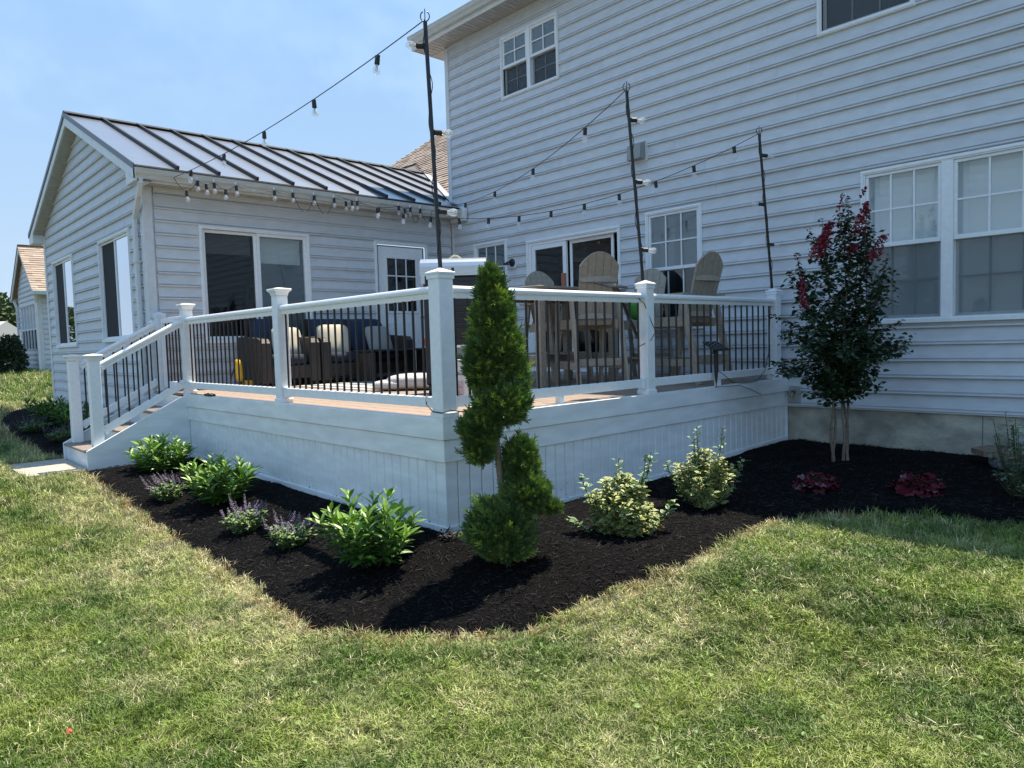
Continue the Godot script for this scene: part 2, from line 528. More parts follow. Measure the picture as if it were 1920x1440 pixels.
func make_materials() -> void:
	M.vinyl = grained("white_vinyl", lin(0.85, 0.87, 0.88), 0.05, Vector3.ONE * 1.3, 0.38, 0.02, 4)
	mat("vinyl_dim", lin(0.34, 0.36, 0.37), 0.5)
	M.side = []
	for i in 3:
		var m := grained("siding_%d" % i, lin(0.625 + 0.02 * i, 0.65 + 0.02 * i, 0.68 + 0.02 * i), 0.07, V(0.6, 1.6, 0.6), 0.55, 0.012, 5 + i)
		m.normal_enabled = true
		m.normal_texture = bump_tex(0.03, 512, 3, 1.2, 8 + i)
		m.normal_scale = 0.25
		M.side.append(m)
	M.trim_side = grained("siding_trim", lin(0.70, 0.71, 0.72), 0.06, V(0.7, 0.7, 0.7), 0.5)
	M.trim = grained("white_trim", lin(0.76, 0.78, 0.78), 0.08, V(0.8, 0.8, 0.8), 0.42, 0.01, 6)
	M.soffit = grained("soffit_vinyl", lin(0.52, 0.49, 0.45), 0.1, V(0.8, 0.8, 0.8), 0.55, 0.02, 7)
	M.gutter = grained("gutter_metal", lin(0.62, 0.63, 0.60), 0.10, V(0.5, 2.0, 0.5), 0.35, 0.015, 9)
	M.concrete = grained("foundation_concrete", lin(0.64, 0.60, 0.48), 0.4, V(0.35, 0.5, 0.35), 0.9, 0.012, 12)
	M.concrete.normal_enabled = true
	M.concrete.normal_texture = bump_tex(0.10, 512, 5, 1.5)
	M.concrete.normal_scale = 0.5
	M.slab = grained("slab_concrete", lin(0.50, 0.44, 0.36), 0.22, V(0.7, 0.7, 0.7), 0.9, 0.03, 13)
	M.deckpaint = grained("deck_fascia_white", lin(0.85, 0.885, 0.90), 0.09, V(0.35, 1.4, 0.35), 0.4, 0.012, 14)
	M.board = []
	for i in 3:
		var m := grained("deck_board_%d" % i, lin(0.33 + 0.02 * i, 0.245 + 0.017 * i, 0.19 + 0.014 * i), 0.22, V(0.5, 2.0, 9.0), 0.75, 0.02, 15 + i)
		M.board.append(m)
	M.tread = grained("tread_board", lin(0.30, 0.24, 0.20), 0.25, V(0.6, 2.0, 7.0), 0.75, 0.02, 19)
	mat("black_metal", lin(0.012, 0.013, 0.016), 0.35)
	mat("black_plastic", lin(0.014, 0.014, 0.016), 0.5)
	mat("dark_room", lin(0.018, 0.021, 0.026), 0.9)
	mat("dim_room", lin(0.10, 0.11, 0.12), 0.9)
	M.glass = mat("window_glass", Color(0.75, 0.85, 0.88, 0.10), 0.02)
	M.glass.transparency = BaseMaterial3D.TRANSPARENCY_ALPHA
	M.glass.metallic_specular = 0.75
	M.tinted = mat("dark_glass", Color(0.05, 0.075, 0.09, 0.40), 0.03)
	M.tinted.transparency = BaseMaterial3D.TRANSPARENCY_ALPHA
	M.tinted.metallic_specular = 0.7
	M.mirror = mat("coated_glass", lin(0.70, 0.71, 0.78), 0.015, 1.0)
	M.screen = mat("insect_screen", Color(0.34, 0.37, 0.38, 0.24), 0.9)
	M.screen.transparency = BaseMaterial3D.TRANSPARENCY_ALPHA
	M.screen_dense = mat("dense_screen", lin(0.016, 0.017, 0.02), 0.85)
	M.blind = mat("blind_white", lin(0.80, 0.84, 0.84), 0.6)
	M.shade = mat("cellular_shade", lin(0.42, 0.46, 0.45), 0.8)
	M.roofmetal = grained("standing_seam_metal", lin(0.30, 0.30, 0.325), 0.08, V(0.4, 0.4, 0.4), 0.36, 0.01, 22)
	M.roofmetal.metallic = 0.92
	M.roofmetal.clearcoat_enabled = true
	M.roofmetal.clearcoat = 0.7
	M.roofmetal.clearcoat_roughness = 0.22
	mat("seam_metal", lin(0.016, 0.015, 0.016), 0.5, 0.1)
	M.flash = mat("flashing", lin(0.42, 0.43, 0.44), 0.35, 0.6)
	M.shingle = mat("asphalt_shingle", Color.WHITE, 0.92)
	M.shingle.vertex_color_use_as_albedo = true

# ------------------------------------------------------------------ roof shingles: rows of tabs, each standing proud of the row above
func shingles(parent: Node, o: Vector3, along: Vector3, up: Vector3, w: Callable, n_rows: int, row: float, tone: Array) -> void:
	var s := MB.new()
	var nn := along.cross(up).normalized()
	if nn.y < 0: nn = -nn
	for j in n_rows:
		var span: Vector2 = w.call(j * row)
		var x := span.x - rng.randf() * 0.3
		while x < span.y:
			var l := rng.randf_range(0.12, 0.34)
			var a := maxf(x, span.x)
			var b := minf(x + l, span.y)
			if b - a > 0.01:
				var t := 0.008 + (0.007 if rng.randf() < 0.45 else 0.0)
				var k := rng.randf()
				s.col = tone[0].lerp(tone[1], k)
				var p := o + up * (j * row)
				var q := o + up * ((j + 1.15) * row)
				s.poly([p + along * a + nn * (t + 0.01), p + along * b + nn * (t + 0.01), q + along * b + nn * 0.004, q + along * a + nn * 0.004], nn)
				s.col = s.col * 0.8
				s.poly([p + along * a - nn * 0.002, p + along * b - nn * 0.002, p + along * b + nn * (t + 0.01), p + along * a + nn * (t + 0.01)], -up)
			x += l
	tag(put("shingles", parent, s, M.shingle), "", "", "", "stuff")

func build_house() -> void:
	var h := thing("house", "two-storey house with light grey horizontal siding behind the deck", "house")
	var wall := Transform3D(Basis(), V(0, 0, 0))
	# openings: outer casing rectangles
	var r_up := Rect2(1.465, 5.355, 1.30, 1.0)
	var r_upr := Rect2(6.70, 4.69, 1.01, 1.45)
	var r_small := Rect2(0.64, 1.50, 0.86, 1.61)
	var r_slide := Rect2(1.95, 0.90, 1.92, 2.11)
	var r_three := Rect2(4.31, 1.50, 0.89, 1.61)
	var r_big := Rect2(7.17, 1.475, 1.83, 1.65)
	var holes := [r_up, r_upr, r_small, r_slide, r_three, r_big]
	var s := MB.new()
	var cut := []
	for r in holes: cut.append(r.grow(-0.045))
	backing(s, 0.0, 14.0, COURSE0, 6.66, cut)
	s.poly([V(0, 0, -0.004), V(0, 6.66, -0.004), V(0, 6.66, -9), V(0, 0, -9)], Vector3.LEFT)
	s.poly([V(14, 0, -0.004), V(14, 6.66, -0.004), V(14, 6.66, -9), V(14, 0, -9)], Vector3.RIGHT)
	s.poly([V(0, 0, -9), V(14, 0, -9), V(14, 6.66, -9), V(0, 6.66, -9)], Vector3.FORWARD)
	put("wall", h, s, M.side[0])
	clad(h, wall, func(_y): return 0.085, func(_y): return 14.0, COURSE0, 6.62, holes + [Rect2(6.335, 0.585, 0.16, 0.20), Rect2(4.07, 3.81, 0.30, 0.30), Rect2(1.535, 2.60, 0.17, 0.17)], M.side)
	bx("corner_post", h, V(-0.012, 2.2, -0.10), V(0.085, 6.64, 0.03), M.trim_side, 0.006)
	bx("corner_post", h, V(0.001, 0.88, 0.0005), V(0.05, 3.6, 0.03), M.trim_side, 0.004)
	bx("foundation", h, V(-0.02, -0.6, -0.3), V(14.0, COURSE0 - 0.004, -0.006), M.concrete)
	bx("starter_strip", h, V(6.2, COURSE0 - 0.012, -0.005), V(14.0, COURSE0 + 0.0005, 0.022), M.trim_side)
	bx("form_seam", h, V(8.325, 0.0, -0.0055), V(8.331, 0.53, -0.0035), M.dim_room)
	# eaves
	for i in 48:
		var x := -0.42 + i * 0.31
		s = MB.new()
		s.box(V(x + 0.004, 6.652, 0.0), V(x + 0.306, 6.664, 0.40), 0.0)
		for k in 3: s.box(V(x + 0.05 + k * 0.1, 6.646, 0.0), V(x + 0.06 + k * 0.1, 6.652, 0.40))
		put("soffit_panel", h, s, M.soffit)
	bx("soffit_end", h, V(-0.42, 6.648, -9.0), V(0.0, 6.660, -0.004), M.soffit)
	bx("frieze", h, V(0.086, 6.60, 0.004), V(14.0, 6.650, 0.024), M.trim_side, 0.003)
	bx("fascia", h, V(-0.42, 6.64, 0.401), V(14.4, 6.82, 0.425), M.trim, 0.003)
	bx("fascia", h, V(-0.445, 6.64, -9.0), V(-0.421, 6.82, 0.425), M.trim, 0.003)
	gutter(h, V(-0.40, 6.835, 0.426), V(14.4, 6.835, 0.426), Vector3.BACK)
	s = MB.new()
	var e := 6.83
	var A := [V(-0.5, e, 0.46), V(14.5, e, 0.46), V(14.5, e, -9.5), V(-0.5, e, -9.5)]
	var r1 := V(4.3, e + 2.7, -4.5)
	var r2 := V(9.7, e + 2.7, -4.5)
	s.col = Color(0.16, 0.13, 0.11)
	s.poly([A[0], A[1], r2, r1], V(0, 1, 0.6)); s.poly([A[2], A[3], r1, r2], V(0, 1, -0.6))
	s.poly([A[1], A[2], r2], V(0.6, 1, 0)); s.poly([A[3], A[0], r1], V(-0.6, 1, 0))
	put("roof", h, s, M.shingle)
	# upper windows
	var w := node("window", h)
	casing(w, r_up)
	bx("mullion", w, V(2.075, 5.40, -0.05), V(2.155, 6.305, 0.03), M.vinyl, 0.004)
	for x in [1.515, 2.155]: hung(w, Rect2(x, 5.405, 0.56, 0.90), 5.845, 2, 2, M.tinted, true, 2, 2)
	recess(w, r_up.grow(-0.045), 0.35, M.dim_room)
	w = node("window", h)
	casing(w, r_upr)
	hung(w, r_upr.grow(-0.05), 5.45, 3, 2, M.tinted, true, 3, 1)
	recess(w, r_upr.grow(-0.045), 0.6, M.dim_room)
	blinds(w, Rect2(6.76, 4.75, 0.89, 1.3), -0.12, 0.032, 0.03, M.blind)
	# ground floor
	w = node("window", h)
	casing(w, r_small, 0.05)
	hung(w, r_small.grow(-0.05), 2.28, 3, 2, M.tinted, true)
	recess(w, r_small.grow(-0.045), 0.7, M.dark_room)
	w = node("window", h)
	casing(w, r_three, 0.05)
	hung(w, r_three.grow(-0.05), 2.30, 3, 2, M.tinted, false, 3, 2)
	recess(w, r_three.grow(-0.045), 0.5, M.dim_room)
	bx("curtain", w, V(4.37, 1.56, -0.25), V(4.62, 3.06, -0.22), M.dim_room)
	w = node("window", h)
	casing(w, r_big, 0.06)
	bx("mullion", w, V(7.955, 1.525, -0.05), V(8.065, 3.075, 0.038), M.vinyl, 0.006)
	for x in [[7.22, 0.735], [8.065, 0.885]]:
		hung(w, Rect2(x[0], 1.525, x[1], 1.55), 2.29, 3, 2, M.glass, true, 3, 2)
		for k in 2:
			var lw: float = x[1] - 0.08
			var lx: float = x[0] + 0.04
			bx("shutter_stile", w, V(lx + k * (lw - 0.075), 1.54, -0.17), V(lx + k * (lw - 0.075) + 0.075, 3.06, -0.13), M.blind, 0.003)
		blinds(w, Rect2(x[0] + 0.1, 1.56, x[1] - 0.2, 1.5), -0.11, 0.085, 0.088, M.blind, 1.15)
	recess(w, r_big.grow(-0.045), 0.3, M.blind)
	# sliding door
	w = node("sliding_door", h)
	casing(w, r_slide)
	s = MB.new()
	ring(s, Rect2(2.06, 0.95, 0.75, 1.97), 0.075, -0.03, 0.012, 0.004)
	put("fixed_leaf", w, s, M.vinyl)
	pane(w, Rect2(2.13, 1.02, 0.61, 1.83), -0.008, M.tinted)
	bx("head_track", w, V(2.0, 2.92, -0.07), V(3.82, 2.96, 0.02), M.vinyl, 0.003)
	bx("side_jamb", w, V(2.0, 0.95, -0.06), V(2.055, 2.92, 0.018), M.vinyl, 0.003)
	s = MB.new()
	ring(s, Rect2(2.83, 0.95, 0.86, 1.97), 0.05, -0.075, -0.05, 0.003)
	put("sliding_leaf", w, s, M.vinyl)
	bx("screen_stile", w, V(3.02, 1.0, -0.12), V(3.10, 2.87, -0.09), M.seam_metal, 0.003)
	pane(w, Rect2(2.88, 1.0, 0.76, 1.87), -0.062, M.tinted)
	recess(w, r_slide.grow(-0.045), 0.9, M.dark_room)
	# dryer vent hood high on the wall
	w = node("vent_hood", h)
	bx("flange", w, V(4.07, 3.81, 0.0), V(4.37, 4.11, 0.022), M.trim_side, 0.004)
	s = MB.new()
	s.extrude(PackedVector2Array([Vector2(-0.022, 0.12), Vector2(-0.022, -0.12), Vector2(-0.15, -0.12), Vector2(-0.135, 0.07)]), -0.11, 0.11)
	put("hood", w, s, mat("vent_grey", lin(0.30, 0.31, 0.30), 0.6), Transform3D(Basis(V(0, 0, -1), V(0, 1, 0), V(1, 0, 0)), V(4.22, 3.96, 0)))
	# wall lamp beside the sliding door
	w = node("wall_lamp", h)
	bx("mounting_block", w, V(1.535, 2.60, 0.0), V(1.705, 2.77, 0.03), M.trim_side, 0.006)
	s = MB.new()
	s.lathe([Vector2(0, 0), Vector2(0.065, 0), Vector2(0.065, 0.018), Vector2(0.03, 0.03), Vector2(0.0, 0.03)], 20)
	put("back_plate", w, s, M.black_metal, Transform3D(Basis(V(1, 0, 0), V(0, 0, 1), V(0, -1, 0)), V(1.62, 2.70, 0.03)))
	s = MB.new()
	s.tube([V(1.62, 2.70, 0.05), V(1.615, 2.71, 0.10), V(1.605, 2.70, 0.14), V(1.60, 2.665, 0.155)], 0.014)
	put("arm", w, s, M.black_metal)
	s = MB.new()
	s.lathe([Vector2(0.0, 0.0), Vector2(0.04, 0.0), Vector2(0.055, -0.05), Vector2(0.05, -0.10), Vector2(0.048, -0.10), Vector2(0.05, -0.05), Vector2(0.036, -0.005)], 16)
	put("glass_shade", w, s, M.glass, Transform3D(Basis(), V(1.60, 2.66, 0.155)))
	s = MB.new()
	s.lathe([Vector2(0.0, 0.03), Vector2(0.045, 0.02), Vector2(0.045, -0.01), Vector2(0.0, -0.012)], 16)
	put("cap", w, s, M.black_metal, Transform3D(Basis(), V(1.60, 2.665, 0.155)))
	# hose tap in its mounting block beside the deck
	w = node("outside_tap", h)
	bx("mounting_block", w, V(6.335, 0.585, 0.0), V(6.495, 0.785, 0.028), mat("block_grey", lin(0.36, 0.37, 0.36), 0.6), 0.006)
	s = MB.new()
	s.tube([V(6.42, 0.71, 0.02), V(6.42, 0.71, 0.08), V(6.42, 0.69, 0.105), V(6.42, 0.655, 0.11)], [0.018, 0.018, 0.017, 0.02], 10)
	s.lathe([Vector2(0, 0), Vector2(0.01, 0)], 6)
	put("spout", w, s, mat("brass", lin(0.30, 0.24, 0.14), 0.4, 0.9))
	s = MB.new()
	s.lathe([Vector2(0.0, 0.0), Vector2(0.032, 0.0), Vector2(0.036, 0.01), Vector2(0.0, 0.014)], 10)
	put("handle", w, s, M.flash, Transform3D(Basis(), V(6.42, 0.735, 0.085)))
	# lower rear roof that rises behind the sunroom
	var up := V(0, 0.8, -1.0).normalized()
	shingles(h, V(0, 3.79, 0.0), V(1, 0, 0), up, func(d): return Vector2(maxf(-6.6, -0.1 - d * 1.36) if d < 3.4 else -6.9 + (d - 3.4) * 0.58, -0.02), 46, 0.135, [Color(0.26, 0.20, 0.16), Color(0.40, 0.325, 0.27)])
	s = MB.new()
	s.col = Color(0.2, 0.17, 0.15)
	s.poly([V(0, 3.78, 0) - V(0, 0.02, 0), V(-6.9, 6.0, -2.79), V(-4.0, 8.68, -6.15), V(0, 8.68, -6.15)], V(0, 1, 0.8))
	put("roof_deck", h, s, M.shingle)

func gutter(parent: Node, a: Vector3, b: Vector3, out: Vector3) -> void:   # K-style gutter hung from its top back edge
	var s := MB.new()
	var d := (b - a)
	var prof := PackedVector2Array([Vector2(0, 0), Vector2(0, -0.125), Vector2(0.065, -0.125), Vector2(0.078, -0.085), Vector2(0.105, -0.06), Vector2(0.115, -0.018), Vector2(0.122, 0.0), Vector2(0.104, 0.0), Vector2(0.104, -0.012), Vector2(0.02, -0.012), Vector2(0.02, 0)])
	s.extrude(prof, 0.0, d.length())
	put("gutter", parent, s, M.gutter, Transform3D(Basis(out, Vector3.UP, out.cross(Vector3.UP)) if out.cross(Vector3.UP).dot(d) > 0 else Basis(out, Vector3.UP, -out.cross(Vector3.UP)), a))

func build_sunroom() -> void:
	var h := thing("sunroom", "single-storey sunroom wing with dark standing-seam metal roof left of the deck", "house")
	var east := Transform3D(Basis(V(0, 0, -1), V(0, 1, 0), V(1, 0, 0)), V(0, 0, 5.17))       # local x = 5.17 - z
	var gable := Transform3D(Basis(), V(-6.3, 0, 5.17))                                       # local x = x + 6.3
	var slope := 0.426
	var top := 5.25
	# east wall, onto the deck
	var r_win := Rect2(5.17 - 4.49, 1.50, 1.67, 1.65)
	var r_door := Rect2(5.17 - 1.66, 0.88, 1.09, 2.26)
	var s := MB.new()
	backing(s, 0.0, 5.16, 0.5, 3.66, [r_win.grow(-0.045), r_door.grow(-0.045)])
	put("east_wall", h, s, M.side[0], east)
	clad(h, east, func(_y): return 0.115, func(_y): return 5.14, COURSE0 + COURSE, 3.56, [r_win, r_door], M.side)
	bx("frieze", h, V(0.003, 3.545, 0.03), V(0.024, 3.60, 5.05), M.trim_side, 0.003)
	# gable wall
	var r_a := Rect2(-5.66 + 6.3, 1.53, 1.61, 1.62)
	var r_b := Rect2(-2.31 + 6.3, 1.57, 1.66, 1.57)
	var rake := func(x: float) -> float: return top - 0.10 - slope * absf(x - 3.15)
	s = MB.new()
	backing(s, 0.0, 6.3, 0.40, 3.70, [r_a.grow(-0.045), r_b.grow(-0.045)])
	s.poly([V(0, 3.70, -0.004), V(6.3, 3.70, -0.004), V(3.15, rake.call(3.15), -0.004)], Vector3.BACK)
	s.poly([V(0, 0.4, -0.004), V(0, 3.7, -0.004), V(0, 3.7, -5.1), V(0, 0.4, -5.1)], Vector3.LEFT)
	put("gable_wall", h, s, M.side[0], gable)
	var xl := func(y: float) -> float: return maxf(0.09, 3.15 - (top - 0.10 - y) / slope)
	var xr := func(y: float) -> float: return minf(6.185, 3.15 + (top - 0.10 - y) / slope)
	clad(h, gable, xl, xr, COURSE0 - 0.08, 5.14, [r_a, r_b], M.side)
	bx("foundation", h, V(-6.29, -0.4, 4.9), V(0.0, COURSE0 - 0.09, 5.163), M.trim_side)
	bx("corner_post", h, V(-0.115, 0.5, 5.075), V(0.028, 3.60, 5.20), M.trim_side, 0.008)
	bx("corner_post", h, V(-6.33, 0.45, 5.075), V(-6.21, 3.70, 5.20), M.trim_side, 0.008)
	# slider onto the deck
	var w := node("window", h, east)
	casing(w, r_win, 0.05)
	for k in 2:
		s = MB.new()
		var lx := r_win.position.x + 0.05 + k * 0.785
		ring(s, Rect2(lx, 1.55, 0.785, 1.55), 0.045, -0.055 + 0.02 * k, -0.015 + 0.02 * k, 0.003)
		put("sash", w, s, M.vinyl)
		pane(w, Rect2(lx + 0.04, 1.59, 0.705, 1.47), -0.03 + 0.02 * k, M.tinted if k == 0 else M.glass)
		bx("cellular_shade", w, V(lx + 0.05, 2.78 - 0.1 * k, -0.16), V(lx + 0.735, 3.06, -0.13), M.shade)
	recess(w, r_win.grow(-0.045), 0.9, M.dark_room)
	# half-glazed door
	w = node("door", h, east)
	casing(w, r_door)
	var d0 := r_door.position.x
	s = MB.new()
	var dx := d0 + 0.09
	var gl := Rect2(dx + 0.15, 1.96, 0.61, 0.92)
	for q in [[dx, gl.position.x, 0.92, 3.06], [gl.end.x, dx + 0.91, 0.92, 3.06]]: s.box(V(q[0], q[2], -0.05), V(q[1], q[3], -0.01))
	s.box(V(gl.position.x, 0.92, -0.05), V(gl.end.x, gl.position.y, -0.01)); s.box(V(gl.position.x, gl.end.y, -0.05), V(gl.end.x, 3.06, -0.01))
	put("door_leaf", w, s, M.vinyl)
	s = MB.new()
	ring(s, gl.grow(0.025), 0.04, -0.012, 0.006, 0.004)
	put("glazing_bead", w, s, M.vinyl)
	pane(w, gl, -0.025, M.tinted)
	muntins(w, gl, 3, 3, -0.018, 0.02)
	for k in 2:
		s = MB.new()
		ring(s, Rect2(dx + 0.14 + k * 0.33, 1.1, 0.29, 0.68), 0.03, -0.011, -0.003, 0.003)
		s.box(V(dx + 0.185 + k * 0.33, 1.145, -0.012), V(dx + 0.385 + k * 0.33, 1.735, -0.005), 0.01)
		put("raised_panel", w, s, M.vinyl)
	s = MB.new()
	s.lathe([Vector2(0, 0), Vector2(0.03, 0), Vector2(0.012, 0.012), Vector2(0.012, 0.03), Vector2(0.028, 0.045), Vector2(0.02, 0.07), Vector2(0, 0.072)], 12)
	put("handle", w, s, M.flash, Transform3D(Basis(V(1, 0, 0), V(0, 0, 1), V(0, -1, 0)), V(dx + 0.84, 1.87, -0.01)))
	recess(w, Rect2(d0 + 0.05, 0.93, 0.99, 2.15), 0.7, M.dark_room)
	# sliders in the gable wall
	for r in [r_a, r_b]:
		w = node("window", h, gable)
		casing(w, r, 0.05)
		var hw: float = (r.size.x - 0.10) / 2
		s = MB.new()
		ring(s, Rect2(r.position.x + 0.05, r.position.y + 0.05, hw, r.size.y - 0.10), 0.03, -0.03, 0.004, 0.003)
		put("screen_sash", w, s, M.vinyl)
		bx("insect_screen", w, V(r.position.x + 0.075, r.position.y + 0.075, -0.018), V(r.position.x + 0.05 + hw - 0.02, r.end.y - 0.075, -0.014), M.screen_dense)
		s = MB.new()
		ring(s, Rect2(r.position.x + 0.05 + hw, r.position.y + 0.05, hw, r.size.y - 0.10), 0.035, -0.02, 0.014, 0.003)
		put("sash", w, s, M.vinyl)
		pane(w, Rect2(r.position.x + 0.08 + hw, r.position.y + 0.08, hw - 0.06, r.size.y - 0.16), -0.004, M.mirror)
		recess(w, r.grow(-0.045), 0.5, M.dark_room)
	# eaves
	var ye := 3.60
	for i in 17:
		var z := 0.02 + i * 0.31
		s = MB.new()
		s.box(V(0.0, ye, z + 0.003), V(0.295, ye + 0.01, z + 0.307))
		for k in 3: s.box(V(0.0, ye - 0.005, z + 0.05 + k * 0.1), V(0.295, ye, z + 0.058 + k * 0.1))
		put("soffit_panel", h, s, M.soffit)
	bx("fascia", h, V(0.296, ye - 0.015, 0.03), V(0.316, 3.74, 5.36), M.trim, 0.003)
	gutter(h, V(0.317, 3.735, 5.37), V(0.317, 3.735, 0.035), Vector3.RIGHT)
	bx("gutter_return", h, V(0.10, 3.545, 0.032), V(0.50, 3.80, 0.10), M.trim, 0.006)
	# rake boards, their soffits, the boxed ends
	for sd in [-1.0, 1.0]:
		var e := V(-3.15 + sd * 3.53, top - slope * 3.53, 0)
		var pk := V(-3.15, top, 0)
		s = MB.new()
		var P := [Vector2(pk.x, pk.y - 0.005), Vector2(e.x, e.y - 0.005), Vector2(e.x, e.y - 0.155), Vector2(pk.x, pk.y - 0.165)]
		s.extrude(PackedVector2Array(P), 5.345, 5.37)
		put("rake_board", h, s, M.trim)
		s = MB.new()
		P = [Vector2(pk.x, pk.y - 0.165), Vector2(e.x, e.y - 0.157), Vector2(e.x, e.y - 0.169), Vector2(pk.x, pk.y - 0.177)]
		s.extrude(PackedVector2Array(P), 5.175, 5.344)
		put("rake_soffit", h, s, M.soffit)
		s = MB.new()
		for k in 24:
			var f := (k + 0.5) / 24.0
			var c := pk.lerp(e, f)
			s.box(V(c.x - 0.004, c.y - 0.184, 5.18), V(c.x + 0.004, c.y - 0.172, 5.342))
		put("soffit_grooves", h, s, M.soffit)
		s = MB.new()
		s.extrude(PackedVector2Array([Vector2(e.x, e.y - 0.157), Vector2(e.x, ye - 0.02), Vector2(e.x - sd * 0.38, ye - 0.02), Vector2(e.x - sd * 0.38, e.y - 0.157 + slope * 0.38)]), 5.176, 5.372)
		put("eave_return", h, s, M.trim)
		s = MB.new()
		P = [Vector2(pk.x, pk.y + 0.05), Vector2(e.x, e.y + 0.05), Vector2(e.x, e.y - 0.03), Vector2(pk.x, pk.y - 0.03)]
		s.extrude(PackedVector2Array(P), 5.371, 5.385)
		put("rake_trim", h, s, mat("rake_metal", lin(0.10, 0.11, 0.125), 0.4, 0.5))
	# roof: panels between standing seams, cut off by the valley where the rear roof comes down
	var dn := V(1.0, -slope, 0).normalized()
	var nn := V(slope, 1.0, 0).normalized()
	var at := func(x: float, z: float, lift: float) -> Vector3: return V(x, top - slope * (x + 3.15), z) + nn * lift
	var valley := func(z: float) -> float: return 0.36 if z >= 0.03 else clampf(-0.08 + z * 1.76, -3.15, 0.36)
	var z1 := 5.375
	var i2 := 0
	while z1 > -1.72:
		var z0 := maxf(5.375 - 0.54 * (i2 + 1), -1.75)
		if z0 < 0.03 and z1 > 0.03: z0 = 0.03
		s = MB.new()
		var q := [at.call(valley.call(z1 - 0.001), z1, 0.03), at.call(valley.call(z0 + 0.001), z0, 0.03), at.call(-3.15, z0, 0.03), at.call(-3.15, z1, 0.03)]
		s.poly(q, nn)
		s.poly([q[0], q[1], q[1] - nn * 0.03, q[0] - nn * 0.03], dn)
		put("roof_panel", h, s, M.roofmetal)
		if i2 > 0 and absf(z1 - 0.03) > 0.01:
			s = MB.new()
			var a: Vector3 = at.call(valley.call(z1) - (0.01 if z1 > 0.03 else 0.08), z1, 0.052)
			var b: Vector3 = at.call(-3.12, z1, 0.052)
			s.beam(a, b, 0.036, 0.05, nn)
			put("seam", h, s, M.seam_metal)
		if absf(z0 - 0.03) < 0.001: z1 = z0; continue
		z1 = z0
		i2 += 1
	s = MB.new()
	s.beam(at.call(0.365, 5.37, 0.012), at.call(0.365, 0.06, 0.012), 0.05, 0.02, nn)
	put("drip_edge", h, s, M.seam_metal)
	s = MB.new()
	s.beam(V(-3.15 + 0.07, top + 0.035, 5.38), V(-3.15 + 0.07, top + 0.035, -1.75), 0.17, 0.016, nn)
	s.beam(V(-3.15 - 0.07, top + 0.035, 5.38), V(-3.15 - 0.07, top + 0.035, -1.75), 0.17, 0.016, V(-slope, 1, 0))
	put("ridge_cap", h, s, M.seam_metal)
	s = MB.new()
	s.beam(at.call(0.2, 0.06, 0.05), at.call(-3.0, -1.72, 0.05), 0.14, 0.012, nn)
	put("valley_flashing", h, s, M.flash)
	s = MB.new()
	s.poly([V(-3.15, top, 5.37), V(-6.68, top - slope * 3.53, 5.37), V(-6.68, top - slope * 3.53, -0.5), V(-3.15, top, -1.7)], V(-slope, 1, 0))
	put("west_slope", h, s, M.roofmetal)
	# downspout at the corner
	s = MB.new()
	var pts := [V(0.35, 3.64, 5.30), V(0.34, 3.56, 5.30), V(0.22, 3.44, 5.29), V(-0.10, 3.28, 5.245), V(-0.20, 3.20, 5.235), V(-0.22, 3.05, 5.235), V(-0.22, 0.35, 5.235), V(-0.22, 0.2, 5.30)]
	for i in pts.size() - 1: s.beam(pts[i], pts[i + 1] + (pts[i + 1] - pts[i]).normalized() * 0.012, 0.078, 0.058, V(0, 0, 1) if absf((pts[i + 1] - pts[i]).normalized().z) < 0.8 else V(0, 1, 0), 0.01)
	put("downspout", h, s, M.trim_side)
	for y in [2.6, 1.2]: bx("downspout_strap", h, V(-0.275, y, 5.19), V(-0.165, y + 0.03, 5.272), M.trim_side, 0.003)

